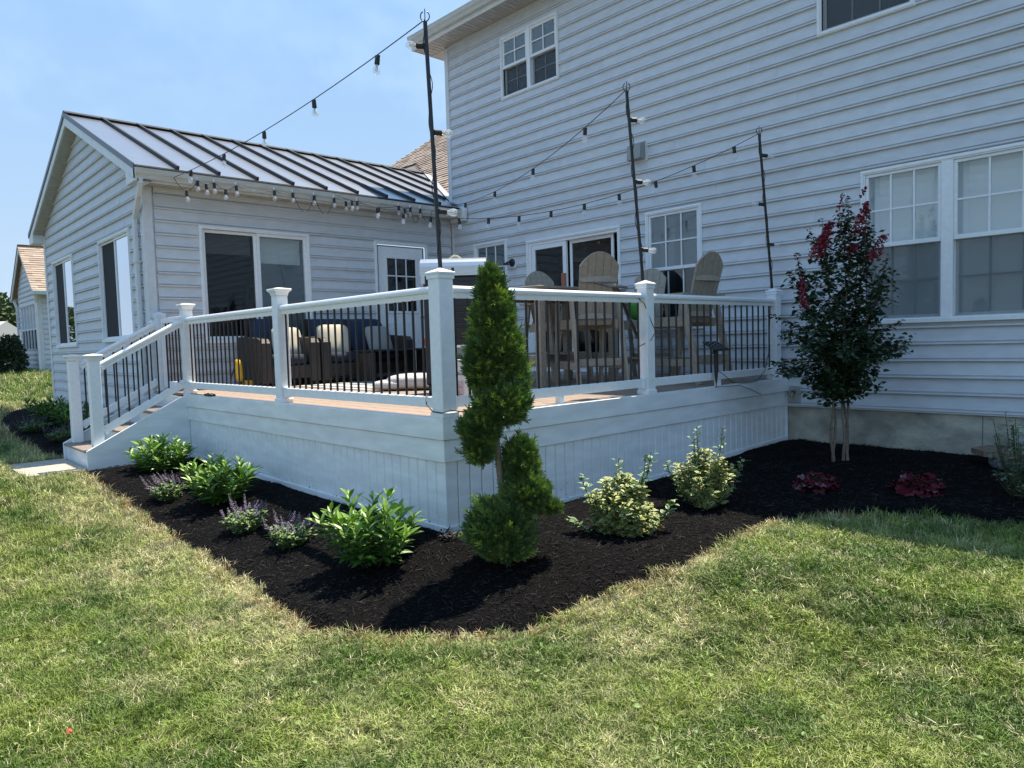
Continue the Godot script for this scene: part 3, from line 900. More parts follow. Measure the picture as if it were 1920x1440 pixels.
func build_ground() -> void:
	var s := MB.new()
	var xs := []
	var zs := []
	var a := -420.0
	while a < 420.0:
		xs.append(a)
		a += 0.2 if absf(a - 2.5) < 10.5 else (2.0 if absf(a) < 40.0 else 20.0)
	a = -420.0
	while a < 420.0:
		zs.append(a)
		a += 0.2 if absf(a - 5.4) < 4.0 else (2.0 if absf(a) < 40.0 else 20.0)
	for i in xs.size() - 1:
		for j in zs.size() - 1:
			var P := []
			var N := []
			for k in [[i, j], [i + 1, j], [i + 1, j + 1], [i, j + 1]]:
				var x: float = xs[k[0]]; var z: float = zs[k[1]]
				P.append(V(x, land(x, z), z))
				N.append(V(land(x - 0.2, z) - land(x + 0.2, z), 0.4, land(x, z - 0.2) - land(x, z + 0.2)).normalized())
			s.tri(P[0], P[1], P[2], N[0], N[1], N[2])
			s.tri(P[0], P[2], P[3], N[0], N[2], N[3])
	var m := grained("lawn_soil", lin(0.10, 0.105, 0.045), 0.5, Vector3.ONE * 0.35, 0.95, 0.02, 30)
	tag(put("lawn", self, s, m), "green lawn with straw-coloured dry patches around the black mulch bed", "lawn", "", "structure")
	# beds
	M.mulch = grained("mulch", lin(0.008, 0.0075, 0.0078), 0.5, Vector3.ONE * 1.1, 0.8, 0.05, 31)
	M.mulch.metallic_specular = 0.15
	M.mulch.normal_enabled = true
	M.mulch.normal_texture = bump_tex(0.12, 512, 4, 10.0)
	for bed in [[bed_front, Rect2(1.0, -0.1, 11.0, 6.8), "black bark mulch bed curving around the deck corner and along the house"], [bed_side, Rect2(-7.6, 4.3, 7.9, 2.3), "black bark mulch bed left of the stairs under the gable wall"]]:
		s = MB.new()
		var R: Rect2 = bed[1]
		var st := 0.06
		var nx := int(R.size.x / st)
		var nz := int(R.size.y / st)
		var hh := []
		for i in nx + 1:
			var colm := []
			for j in nz + 1:
				var p := R.position + Vector2(i, j) * st
				var d := to_edge(p, bed[0])
				colm.append([V(p.x, soil(p.x, p.y, d) if d > -0.2 else land(p.x, p.y) - 0.06, p.y), d])
			hh.append(colm)
		for i in nx:
			for j in nz:
				if maxf(maxf(hh[i][j][1], hh[i + 1][j][1]), maxf(hh[i][j + 1][1], hh[i + 1][j + 1][1])) < 0.0: continue
				var q := [hh[i][j][0], hh[i + 1][j][0], hh[i + 1][j + 1][0], hh[i][j + 1][0]]
				s.poly([q[0], q[1], q[2]], Vector3.UP); s.poly([q[0], q[2], q[3]], Vector3.UP)
		tag(put("mulch_bed", self, s, M.mulch), bed[2], "flower bed", "", "structure")
	# slab at the foot of the stairs
	s = MB.new()
	s.extrude(PackedVector2Array([Vector2(-0.02, -6.275), Vector2(1.2, -6.275), Vector2(1.19, -6.87), Vector2(0.0, -6.87)]), -0.05, 0.105)
	tag(put("concrete_slab", self, s, M.slab, Transform3D(Basis(V(1, 0, 0), V(0, 0, -1), V(0, 1, 0)), Vector3.ZERO)), "pale concrete slab at the foot of the deck stairs", "path", "", "structure")

# ------------------------------------------------------------------ deck, railings, stairs
const DECK := 0.87

func build_deck() -> void:
	var d := thing("deck", "raised deck with brown boards and white board skirting in the corner of the house", "deck")
	var z := 0.03
	while z < 5.02:
		var joint := 2.2 + 2.0 * fmod(z * 7.31, 1.0)
		for q in [[0.03, joint - 0.002], [joint + 0.002, 6.205]]:
			bx("deck_board", d, V(q[0], DECK - 0.026, z), V(q[1], DECK, z + 0.138), M.board[rng.randi() % 3], 0.004)
		z += 0.1435
	bx("border_board", d, V(0.03, DECK - 0.026, z + 0.001), V(6.315, DECK + 0.0015, 5.134), M.board[0], 0.005)
	bx("border_board", d, V(6.21, DECK - 0.026, 0.03), V(6.315, DECK + 0.0005, z - 0.004), M.board[1], 0.005)
	# rim boards in two tiers; the upper stands proud of the lower
	for tier in [[0.72, DECK + 0.005, 0.032], [0.558, 0.717, 0.016]]:
		var o: float = tier[2]
		var cuts: Array = [1.10, 2.75, 4.9] if o > 0.02 else [1.10, 3.6]
		for i in cuts.size():
			var b: float = cuts[i + 1] - 0.0015 if i + 1 < cuts.size() else 6.318 + o
			bx("fascia_board", d, V(cuts[i], tier[0], 5.10), V(b, tier[1], 5.136 + o + (0.0008 if i % 2 else 0.0)), M.deckpaint, 0.003)
		cuts = [5.099, 1.75, 0.02] if o > 0.02 else [5.099, 2.9, 0.02]
		for i in cuts.size() - 1:
			bx("fascia_board", d, V(6.28, tier[0], cuts[i + 1] + 0.0015), V(6.318 + o + (0.0008 if i % 2 else 0.0), tier[1], cuts[i]), M.deckpaint, 0.003)
	# skirting: beaded boards
	var wd := 0.113
	var n := int((6.32 - 1.1) / wd)
	for i in n + 1:
		var a := maxf(1.1, 6.318 - (i + 1) * wd)
		var b := 6.318 - i * wd
		if b - a < 0.01: continue
		var s := MB.new()
		var w := b - a
		s.extrude(PackedVector2Array([Vector2(0.0028, 0.0), Vector2(0.0028, 0.006), Vector2(0.010, 0.014), Vector2(w - 0.010, 0.014), Vector2(w - 0.0028, 0.006), Vector2(w - 0.0028, 0)]), 0.0, 0.556 - land(a, 5.15) + 0.06)
		put("skirting_board", d, s, M.deckpaint, Transform3D(Basis(V(1, 0, 0), V(0, 0, 1), V(0, -1, 0)), V(a, 0.557, 5.122)))
	n = int(5.1 / wd)
	for i in n + 1:
		var b := 5.134 - i * wd
		var a := maxf(0.02, b - wd)
		if b - a < 0.01: continue
		var s := MB.new()
		var w := b - a
		s.extrude(PackedVector2Array([Vector2(0.0028, 0.0), Vector2(0.0028, 0.006), Vector2(0.010, 0.014), Vector2(w - 0.010, 0.014), Vector2(w - 0.0028, 0.006), Vector2(w - 0.0028, 0)]), 0.0, 0.556 - land(6.3, a) + 0.06)
		put("skirting_board", d, s, M.deckpaint, Transform3D(Basis(V(0, 0, -1), V(1, 0, 0), V(0, -1, 0)), V(6.304, 0.557, b)))
	for seg in 4:   # kick strip along the ground
		var s := MB.new()
		var xa := 1.2 + seg * 1.285
		s.beam(V(xa, land(xa, 5.2) + 0.06, 5.142), V(xa + 1.283, land(xa + 1.283, 5.2) + 0.06, 5.142), 0.012, 0.05, V(0, 1, 0), 0.002)
		put("kick_strip", d, s, M.deckpaint)
		s = MB.new()
		xa = 5.14 - seg * 1.28
		s.beam(V(6.325, land(6.33, xa) + 0.06, xa), V(6.325, land(6.33, xa - 1.28) + 0.06, xa - 1.278), 0.012, 0.05, V(0, 1, 0), 0.002)
		put("kick_strip", d, s, M.deckpaint)
	bx("corner_trim", d, V(6.300, -0.06, 5.118), V(6.3235, 0.557, 5.1405), M.deckpaint, 0.003)
	bx("end_trim", d, V(6.30, 0.05, 0.004), V(6.327, 0.557, 0.03), M.deckpaint, 0.003)
	bx("deck_frame", d, V(0.03, 0.45, 0.05), V(6.26, DECK - 0.03, 5.09), M.dark_room)

func post(parent: Node, x: float, z: float, y0: float, y1: float, flared: bool, w := 0.115) -> void:
	var p := bx("post", parent, V(x - w / 2, y0, z - w / 2), V(x + w / 2, y1, z + w / 2), M.vinyl, 0.005)
	var c := (y0 + y1) / 2
	var s := MB.new()
	var h := w / 2
	var layers: Array
	if flared: layers = [[h + 0.001, 0.0], [h + 0.003, 0.002], [h + 0.004, 0.012], [h + 0.010, 0.032], [h + 0.026, 0.046], [h + 0.030, 0.050], [h + 0.030, 0.063], [h + 0.026, 0.068], [h * 0.5, 0.078], [0.002, 0.082]]
	else: layers = [[h + 0.001, -0.03], [h + 0.007, -0.028], [h + 0.007, 0.0], [h + 0.013, 0.004], [h + 0.013, 0.016], [h + 0.009, 0.02], [0.002, 0.050]]
	for i in layers.size() - 1:
		var a: float = layers[i][0]; var b: float = layers[i + 1][0]
		var ya: float = layers[i][1]; var yb: float = layers[i + 1][1]
		for k in 4:
			var A := V(1, 0, 1).rotated(Vector3.UP, k * PI / 2)
			var B := V(1, 0, 1).rotated(Vector3.UP, (k + 1) * PI / 2)
			s.poly([A * a + V(0, ya, 0), B * a + V(0, ya, 0), B * b + V(0, yb, 0), A * b + V(0, yb, 0)], (A + B) * (yb - ya + 0.0001) + V(0, (a - b) * 2, 0))
	put("cap", p, s, M.vinyl, Transform3D(Basis(), V(0, y1 - c, 0)))
	s = MB.new()
	s.box(V(-h - 0.011, 0.001, -h - 0.011), V(h + 0.011, 0.042, h + 0.011), 0.006)
	if y0 > DECK - 0.1: put("base_trim", p, s, M.vinyl, Transform3D(Basis(), V(0, y0 - c, 0)))

func rail_top(parent: Node, a: Vector3, b: Vector3, called := "top_rail") -> void:   # bread-loaf rail; a, b on its top line
	var d := b - a
	var zz := d.normalized()
	var xx := Vector3.UP.cross(zz).normalized()
	var yy := zz.cross(xx)
	var prof := PackedVector2Array([Vector2(-0.020, -0.088), Vector2(0.020, -0.088), Vector2(0.022, -0.052), Vector2(0.036, -0.046), Vector2(0.040, -0.034), Vector2(0.040, -0.020), Vector2(0.032, -0.006), Vector2(0.015, 0.0), Vector2(-0.015, 0.0), Vector2(-0.032, -0.006), Vector2(-0.040, -0.020), Vector2(-0.040, -0.034), Vector2(-0.036, -0.046), Vector2(-0.022, -0.052)])
	var s := MB.new()
	s.extrude(prof, 0.0, d.length())
	put(called, parent, s, M.vinyl, Transform3D(Basis(xx, yy, zz), a))

func baluster(parent: Node, x: float, z: float, y0: float, y1: float) -> void:
	put("baluster", parent, bal, M.black_metal, Transform3D(Basis(V(1, 0, 0), V(0, y1 - y0, 0), V(0, 0, 1)), V(x, y0, z)))
var bal: ArrayMesh

func section(parent: Node, a: Vector2, b: Vector2, n: int, feet := true) -> void:   # a level railing section between two posts
	var d := (b - a).normalized()
	var p := a + d * 0.058
	var q := b - d * 0.058
	rail_top(parent, V(p.x, DECK + 0.942, p.y), V(q.x, DECK + 0.942, q.y))
	var s := MB.new()
	s.beam(V(p.x, DECK + 0.1075, p.y), V(q.x, DECK + 0.1075, q.y), 0.045, 0.078, Vector3.UP, 0.005)
	put("bottom_rail", parent, s, M.vinyl)
	for e in [[p, 1.0], [q, -1.0]]:
		var c: Vector2 = e[0] + d * e[1] * 0.022
		s = MB.new()
		s.beam(V(c.x - d.x * 0.02, DECK + 0.105, c.y - d.y * 0.02), V(c.x + d.x * 0.02, DECK + 0.105, c.y + d.y * 0.02), 0.062, 0.1, Vector3.UP, 0.004)
		put("rail_bracket", parent, s, M.vinyl)
	var l := (q - p).length()
	for i in n:
		var c := p + d * (l * (i + 0.5) / n)
		baluster(parent, c.x, c.y, DECK + 0.145, DECK + 0.86)
	if feet and a.x > 6.0:
		var c := (p + q) / 2
		bx("foot_block", parent, V(c.x - 0.025, DECK + 0.001, c.y - 0.025), V(c.x + 0.025, DECK + 0.07, c.y + 0.025), M.vinyl)

func build_railings() -> void:
	var s := MB.new()
	s.tube([V(0, 0, 0), V(0, 1, 0)], 0.0098, 8, false)
	bal = s.done()
	var r := thing("deck_railing", "white deck railing with black balusters along both open sides of the deck", "railing")
	post(r, 1.12, 5.09, DECK + 0.001, 1.905, true)
	post(r, 3.715, 5.09, DECK + 0.001, 1.905, true)
	post(r, 6.275, 5.09, DECK + 0.002, 1.885, false, 0.128)
	post(r, 6.275, 2.70, DECK + 0.001, 1.885, false)
	post(r, 6.275, 0.23, DECK + 0.001, 1.885, false)
	section(r, Vector2(1.12, 5.09), Vector2(3.715, 5.09), 21)
	section(r, Vector2(3.715, 5.09), Vector2(6.275, 5.09), 21)
	section(r, Vector2(6.275, 5.09), Vector2(6.275, 2.70), 19)
	section(r, Vector2(6.275, 2.70), Vector2(6.275, 0.23), 19)
	# stairs
	var t := thing("deck_stairs", "white-sided deck stairs with brown treads going down to the slab", "stairs")
	for i in 3:
		var y := 0.30 + 0.19 * i
		var zf := 6.275 - 0.365 * i
		for k in 2: bx("tread", t, V(0.035, y - 0.026, zf - 0.186 - k * 0.19), V(1.155, y, zf - k * 0.19), M.tread, 0.005)
		bx("riser", t, V(0.035, (0.02 if i == 0 else y - 0.19), zf - 0.045), V(1.155, y - 0.027, zf - 0.03), M.deckpaint)
	bx("riser", t, V(0.035, 0.68, 5.172), V(1.155, DECK - 0.03, 5.186), M.deckpaint)
	for x in [-0.012, 1.156]:
		s = MB.new()
		s.extrude(PackedVector2Array([Vector2(-5.14, 0.02), Vector2(-5.14, 0.842), Vector2(-5.23, 0.842), Vector2(-6.272, 0.300), Vector2(-6.272, 0.04)]), 0.0, 0.044)
		put("stringer", t, s, M.deckpaint, Transform3D(Basis(V(0, 0, -1), V(0, 1, 0), V(1, 0, 0)), V(x, 0, 0)))
	var rr := []
	for k in 2:
		var x: float = 0.095 if k == 0 else 1.095
		var g := thing("stair_railing", ["stair railing on the house side of the deck stairs, white with black balusters", "near stair railing with two white posts and black balusters beside the planting bed"][k], "railing", Vector3.ZERO, 0.0, "stair railings")
		post(g, x, 6.13, 0.301, 1.318, true)
		var xu: float = 0.095 if k == 0 else 1.12
		if k == 0: post(g, xu, 5.09, DECK + 0.001, 1.885, false)
		var a := V(xu, 1.80, 5.155)
		var b := V(x, 1.296, 6.075)
		rail_top(g, a, b)
		s = MB.new()
		s.beam(V(xu, 1.005, 5.155), V(x, 0.505, 6.075), 0.045, 0.085, V(0, 1, 0), 0.005)
		put("bottom_rail", g, s, M.vinyl)
		for e in [[V(xu, 1.77, 5.175), 0.0], [V(x, 1.255, 6.05), 0.0], [V(xu, 0.995, 5.17), 0.0], [V(x, 0.515, 6.055), 0.0]]:
			s = MB.new()
			s.beam(e[0] - V(0, -0.012, 0.018), e[0] + V(0, -0.012, 0.018), 0.07, 0.10, V(0, 1, 0), 0.006)
			put("rail_bracket", g, s, M.vinyl)
		for i in 8:
			var f := (i + 0.6) / 8.2
			var p := a.lerp(b, f)
			baluster(g, p.x, p.z, lerpf(1.04, 0.54, f), p.y - 0.07)
	# gate across the head of the stairs
	var gt := thing("deck_gate", "white gate with black balusters across the top of the stairs", "gate")
	for x in [0.215, 1.0]: bx("stile", gt, V(x - 0.025, DECK + 0.05, 5.055), V(x + 0.025, DECK + 0.965, 5.105), M.vinyl, 0.004)
	bx("gate_rail", gt, V(0.241, DECK + 0.90, 5.06), V(0.974, DECK + 0.97, 5.10), M.vinyl, 0.004)
	bx("gate_rail", gt, V(0.241, DECK + 0.06, 5.06), V(0.974, DECK + 0.14, 5.10), M.vinyl, 0.004)
	for i in 6: baluster(gt, 0.305 + i * 0.121, 5.08, DECK + 0.14, DECK + 0.90)

# ------------------------------------------------------------------ string lights
func bulb(parent: Node, at: Vector3, down := Vector3.DOWN, size := 1.0) -> void:
	var y := -down
	var x := y.cross(V(0.3, 0.1, 0.9)).normalized()
	var xf := Transform3D(Basis(x, y, x.cross(y)) * size, at)
	var o := put("socket", parent, socket_mesh, M.black_plastic, xf)
	put("bulb", o, bulb_mesh, M.bulb)
	put("filament", o, filament_mesh, M.filament)
var socket_mesh: ArrayMesh
var bulb_mesh: ArrayMesh
var filament_mesh: ArrayMesh

func build_lights() -> void:
	M.bulb = mat("bulb_glass", Color(0.94, 0.96, 1.0, 0.24), 0.04)
	M.bulb.transparency = BaseMaterial3D.TRANSPARENCY_ALPHA
	M.bulb.metallic_specular = 0.9
	M.filament = mat("filament_white", lin(0.6, 0.58, 0.5), 0.5)
	var s := MB.new()
	s.lathe([Vector2(0.0, 0.006), Vector2(0.012, 0.004), Vector2(0.020, -0.004), Vector2(0.0215, -0.05), Vector2(0.018, -0.056), Vector2(0, -0.056)], 12)
	s.box(V(-0.022, -0.002, -0.009), V(0.022, 0.018, 0.009), 0.004)
	socket_mesh = s.done()
	s = MB.new()
	s.lathe([Vector2(0.013, -0.056), Vector2(0.016, -0.066), Vector2(0.027, -0.088), Vector2(0.030, -0.105), Vector2(0.027, -0.120), Vector2(0.017, -0.131), Vector2(0.0, -0.134)], 14)
	bulb_mesh = s.done()
	s = MB.new()
	s.tube([V(-0.004, -0.056, 0), V(-0.009, -0.1, 0), V(0, -0.108, 0), V(0.009, -0.1, 0), V(0.004, -0.056, 0)], 0.004, 5)
	s.tube([V(0.0, -0.056, 0), V(0, -0.078, 0)], 0.005, 6)
	filament_mesh = s.done()
	# three poles strapped inside the railing posts
	var poles := [
		[V(6.058, 3.725, 4.981), V(6.081, 1.95, 4.936), "black light pole at the deck's front corner, tallest in view", [[3.555, -1.0], [2.945, 1.0], [2.375, 1.0]]],
		[V(6.141, 3.68, 2.75), V(6.146, 1.945, 2.559), "black light pole at the middle post of the right-hand railing", [[3.43, 1.0], [2.87, 1.0], [2.24, 1.0]]],
		[V(6.198, 3.68, 0.397), V(6.203, 1.94, 0.131), "black light pole at the railing's wall end, left of the flowering tree", [[3.45, 0.6], [2.9, -0.4], [2.45, 0.4]]]]
	var tops := []
	for p in poles:
		var a: Vector3 = p[0]
		var b: Vector3 = p[1]
		var o := thing("light_pole", p[2], "light pole", V(b.x, DECK + 0.005, b.z), 0.0, "string light poles")
		var inv := Transform3D(Basis(), -o.position)
		s = MB.new(); s.xf = inv
		s.tube([a, b], 0.0150, 10)
		s.tube([b, V(b.x, DECK + 0.01, b.z)], 0.0165, 10)
		put("pole", o, s, M.black_metal)
		s = MB.new(); s.xf = inv
		var rng_pts := []
		for k in 17:
			var t := -PI / 2 + 0.45 + (TAU - 0.9) * k / 16.0 - PI
			rng_pts.append(a + V(0.68, 0, -0.73) * 0.033 * cos(t) + V(0, 0.042 + 0.036 * sin(t), 0))
		s.tube(rng_pts, 0.0042, 6)
		s.tube([a, a + V(0, 0.095, 0)], 0.0035, 6)
		put("hook_ring", o, s, M.black_metal)
		s = MB.new(); s.xf = inv
		var w := []
		for k in 90:
			var f := k / 89.0
			var ang := f * 7.0 * TAU * 0.5
			w.append(a.lerp(b, f) + V(cos(ang), 0, sin(ang)) * (0.0195 + 0.006 * sin(f * 31.0)))
		s.tube(w, 0.0035, 5)
		put("wrapped_cable", o, s, M.black_plastic)
		for q in p[3]:
			var f2: float = (a.y - q[0]) / (a.y - b.y)
			var c := a.lerp(b, f2)
			var dir: Vector3 = V(0.70, -0.12, -0.70) * q[1]
			bulb(o, c + dir.normalized() * 0.02 - o.position, dir.normalized(), 1.0 if q[1] != 0.4 else 0.8)
		tops.append(a)
	var g := func(z: float, y := 3.66) -> Vector3: return V(0.445, y, z)
	# each string: anchor points, sag of each span, how many bulbs on each span
	var strings := [
		["string of clear bulbs from the front corner pole down to the sunroom gutter", [tops[0] + V(0, 0.02, 0), g.call(4.92)], [0.10], [5]],
		["string of clear bulbs from the middle pole to the sunroom gutter's wall end", [tops[1] + V(0, 0.02, 0), g.call(0.35, 3.78)], [0.22], [4]],
		["long string of clear bulbs from the gutter to the pole at the wall end", [g.call(2.55, 3.70), V(6.198, 3.69, 0.397)], [0.62], [13]],
		["loose string of clear bulbs looped along the edge of the sunroom gutter", [g.call(4.92), g.call(4.62), g.call(4.40), g.call(4.1), g.call(3.55), g.call(3.27), g.call(2.93), g.call(2.60), g.call(2.2), g.call(1.43), g.call(1.2), g.call(1.0), g.call(0.75)], [0.15, 0.03, 0.07, 0.05, 0.03, 0.26, 0.26, 0.03, 0.06, 0.03, 0.24, 0.2], [1, 1, 1, 0, 0, 0, 0, 1, 1, 1, 0, 0]],
	]
	for st in strings:
		var P: Array = st[1]
		var o := thing("string_lights", st[0], "string lights", P[0], 0.0, "strings of clear bulbs over the deck")
		for i in P.size() - 1:
			var a: Vector3 = P[i] - P[0]
			var b: Vector3 = P[i + 1] - P[0]
			var pts := []
			var N := 20
			for k in N + 1:
				var f := k / float(N)
				pts.append(a.lerp(b, f) - V(0, 4.0 * st[2][i] * f * (1 - f), 0))
			s = MB.new()
			s.tube(pts, 0.0042, 5)
			put("cord", o, s, M.black_plastic)
			for k in st[3][i]:
				var f: float = (k + 0.6) / (st[3][i] + 0.2)
				var c := a.lerp(b, f) - V(0, 4.0 * st[2][i] * f * (1 - f) + 0.02, 0)
				bulb(o, c, V(rng.randf_range(-0.12, 0.12), -1, rng.randf_range(-0.12, 0.12)).normalized())
			if P.size() > 3 and i > 0:
				bulb(o, a - V(0, 0.02, 0), V(rng.randf_range(-0.1, 0.1), -1, 0).normalized())
				put("gutter_clip", o, clip_mesh(), M.vinyl, Transform3D(Basis(), a + V(-0.012, 0.03, 0)))
var clip_: ArrayMesh
func clip_mesh() -> ArrayMesh:
	if clip_ == null:
		var s := MB.new()
		s.box(V(-0.012, -0.03, -0.008), V(0.002, 0.02, 0.008), 0.003)
		clip_ = s.done()
	return clip_

# ------------------------------------------------------------------ furniture on the deck
func bar_chair() -> Node3D:
	var t := thing("bar_chair", "", "chair")
	var m: Material = M.poly
	for i in 5:   # fanned back slats under one arch
		var u := (i - 2) / 2.0
		var s := MB.new()
		var wb := 0.076
		var wt := 0.086
		var xb := u * 0.158
		var xt := u * 0.180
		var pts := PackedVector2Array([Vector2(xb - wb / 2, 0.0), Vector2(xb + wb / 2, 0.0)])
		for k in 7:
			var x := xt + wt / 2 - wt * k / 6.0
			pts.append(Vector2(x, 0.80 - 0.16 * pow(absf(x) / 0.23, 2.2)))
		s.extrude(pts, -0.011, 0.011)
		put("back_slat", t, s, m, Transform3D(Basis(V(1, 0, 0), V(0, cos(0.29), -sin(0.29)), V(0, sin(0.29), cos(0.29))), V(0, 0.69, -0.195)))
	for y in [[0.78, -0.247], [1.17, -0.364]]:
		var s := MB.new()
		for k in 6:
			var a := -1.0 + 2.0 * k / 6.0
			var b := -1.0 + 2.0 * (k + 1) / 6.0
			s.beam(V(a * 0.205, y[0], y[1] + 0.02 * a * a), V(b * 0.205, y[0], y[1] + 0.02 * b * b), 0.022, 0.062, V(0, 1, 0.3))
		put("back_brace", t, s, m)
	for i in 6: bx("seat_slat", t, V(-0.25, 0.735, -0.20 + i * 0.082), V(0.25, 0.757, -0.126 + i * 0.082), m, 0.004)
	for sd in [-1.0, 1.0]:
		var s := MB.new()
		s.beam(V(sd * 0.275, 0.0, 0.36), V(sd * 0.275, 0.985, 0.25), 0.032, 0.085, V(0, 0, 1), 0.004)
		put("leg", t, s, m)
		s = MB.new()
		s.beam(V(sd * 0.275, 0.0, -0.44), V(sd * 0.275, 0.99, -0.22), 0.030, 0.085, V(0, 0, 1), 0.004)
		put("leg", t, s, m)
		s = MB.new()
		s.beam(V(sd * 0.242, 0.69, -0.25), V(sd * 0.242, 0.70, 0.29), 0.03, 0.10, V(0, 1, 0), 0.004)
		put("side_rail", t, s, m)
		s = MB.new()
		s.extrude(PackedVector2Array([Vector2(-0.05, -0.30), Vector2(0.05, -0.30), Vector2(0.075, 0.20), Vector2(0.06, 0.33), Vector2(0.0, 0.36), Vector2(-0.06, 0.33), Vector2(-0.07, 0.2)]), 0.0, 0.024)
		put("arm", t, s, m, Transform3D(Basis(V(1, 0, 0), V(0, 0, 1), V(0, -1, 0)), V(sd * 0.31, 1.012, 0)))
		s = MB.new()
		s.beam(V(sd * 0.275, 0.24, -0.37), V(sd * 0.275, 0.24, 0.33), 0.025, 0.08, V(0, 1, 0), 0.003)
		put("stretcher", t, s, m)
	bx("footrest", t, V(-0.26, 0.262, 0.27), V(0.26, 0.285, 0.42), m, 0.004)
	bx("front_apron", t, V(-0.25, 0.64, 0.275), V(0.25, 0.735, 0.298), m, 0.004)
	bx("stretcher", t, V(-0.26, 0.20, 0.345), V(0.26, 0.258, 0.365), m, 0.003)
	bx("stretcher", t, V(-0.26, 0.24, -0.385), V(0.26, 0.32, -0.365), m, 0.003)
	return t

func wicker_seat(called: String, label: String, cat: String, at: Vector3, w: float) -> Node3D:   # faces +x; w along z
	var t := thing(called, label, cat, at)
	var h := w / 2
	for sd in [-1.0, 1.0]:
		var s := MB.new()
		s.extrude(PackedVector2Array([Vector2(0.02, 0.06), Vector2(0.80, 0.06), Vector2(0.80, 0.60), Vector2(0.74, 0.66), Vector2(0.5, 0.68), Vector2(0.16, 0.70), Vector2(0.02, 0.70)]), -0.065, 0.065)
		put("arm", t, s, M.wicker, Transform3D(Basis(), V(0, 0, sd * (h - 0.065))))
		for x in [0.06, 0.74]: bx("foot", t, V(x - 0.02, 0, sd * (h - 0.065) - 0.02), V(x + 0.02, 0.06, sd * (h - 0.065) + 0.02), M.black_plastic)
	var s2 := MB.new()
	s2.extrude(PackedVector2Array([Vector2(0.0, 0.2), Vector2(0.10, 0.2), Vector2(0.02, 0.955), Vector2(-0.05, 0.965), Vector2(-0.085, 0.93)]), -h + 0.135, h - 0.135)
	put("back_frame", t, s2, M.wicker)
	bx("seat_base", t, V(0.10, 0.10, -h + 0.131), V(0.76, 0.29, h - 0.131), M.wicker, 0.01)
	var n := maxi(1, int(w / 0.62))
	var cw := (w - 0.27) / n
	for i in n:
		var z := -h + 0.135 + cw * (i + 0.5)
		var s := MB.new()
		s.pillow(Vector3.ZERO, V(0.34, 0.075, cw / 2 - 0.006), 0.35, 0.28)
		put("seat_cushion", t, s, M.navy, Transform3D(Basis(), V(0.44, 0.37, z)))
		s = MB.new()
		s.pillow(Vector3.ZERO, V(0.08, 0.27, cw / 2 - 0.008), 0.4, 0.35)
		put("back_cushion", t, s, M.blue, Transform3D(Basis(V(0, 0, 1), 0.14), V(0.15, 0.69, z)))
	return t

func throw_pillow(label: String, at: Vector3, yaw: float, lean: float, m: Material, size := 0.22) -> void:
	var s := MB.new()
	s.pillow(Vector3.ZERO, V(size, 0.08, size), 0.85, 0.36, 28, 12)
	var o := put("throw_pillow", self, s, m, Transform3D(Basis(Vector3.UP, yaw) * Basis(V(1, 0, 0), PI / 2 - lean), at))
	tag(o, label, "pillow")

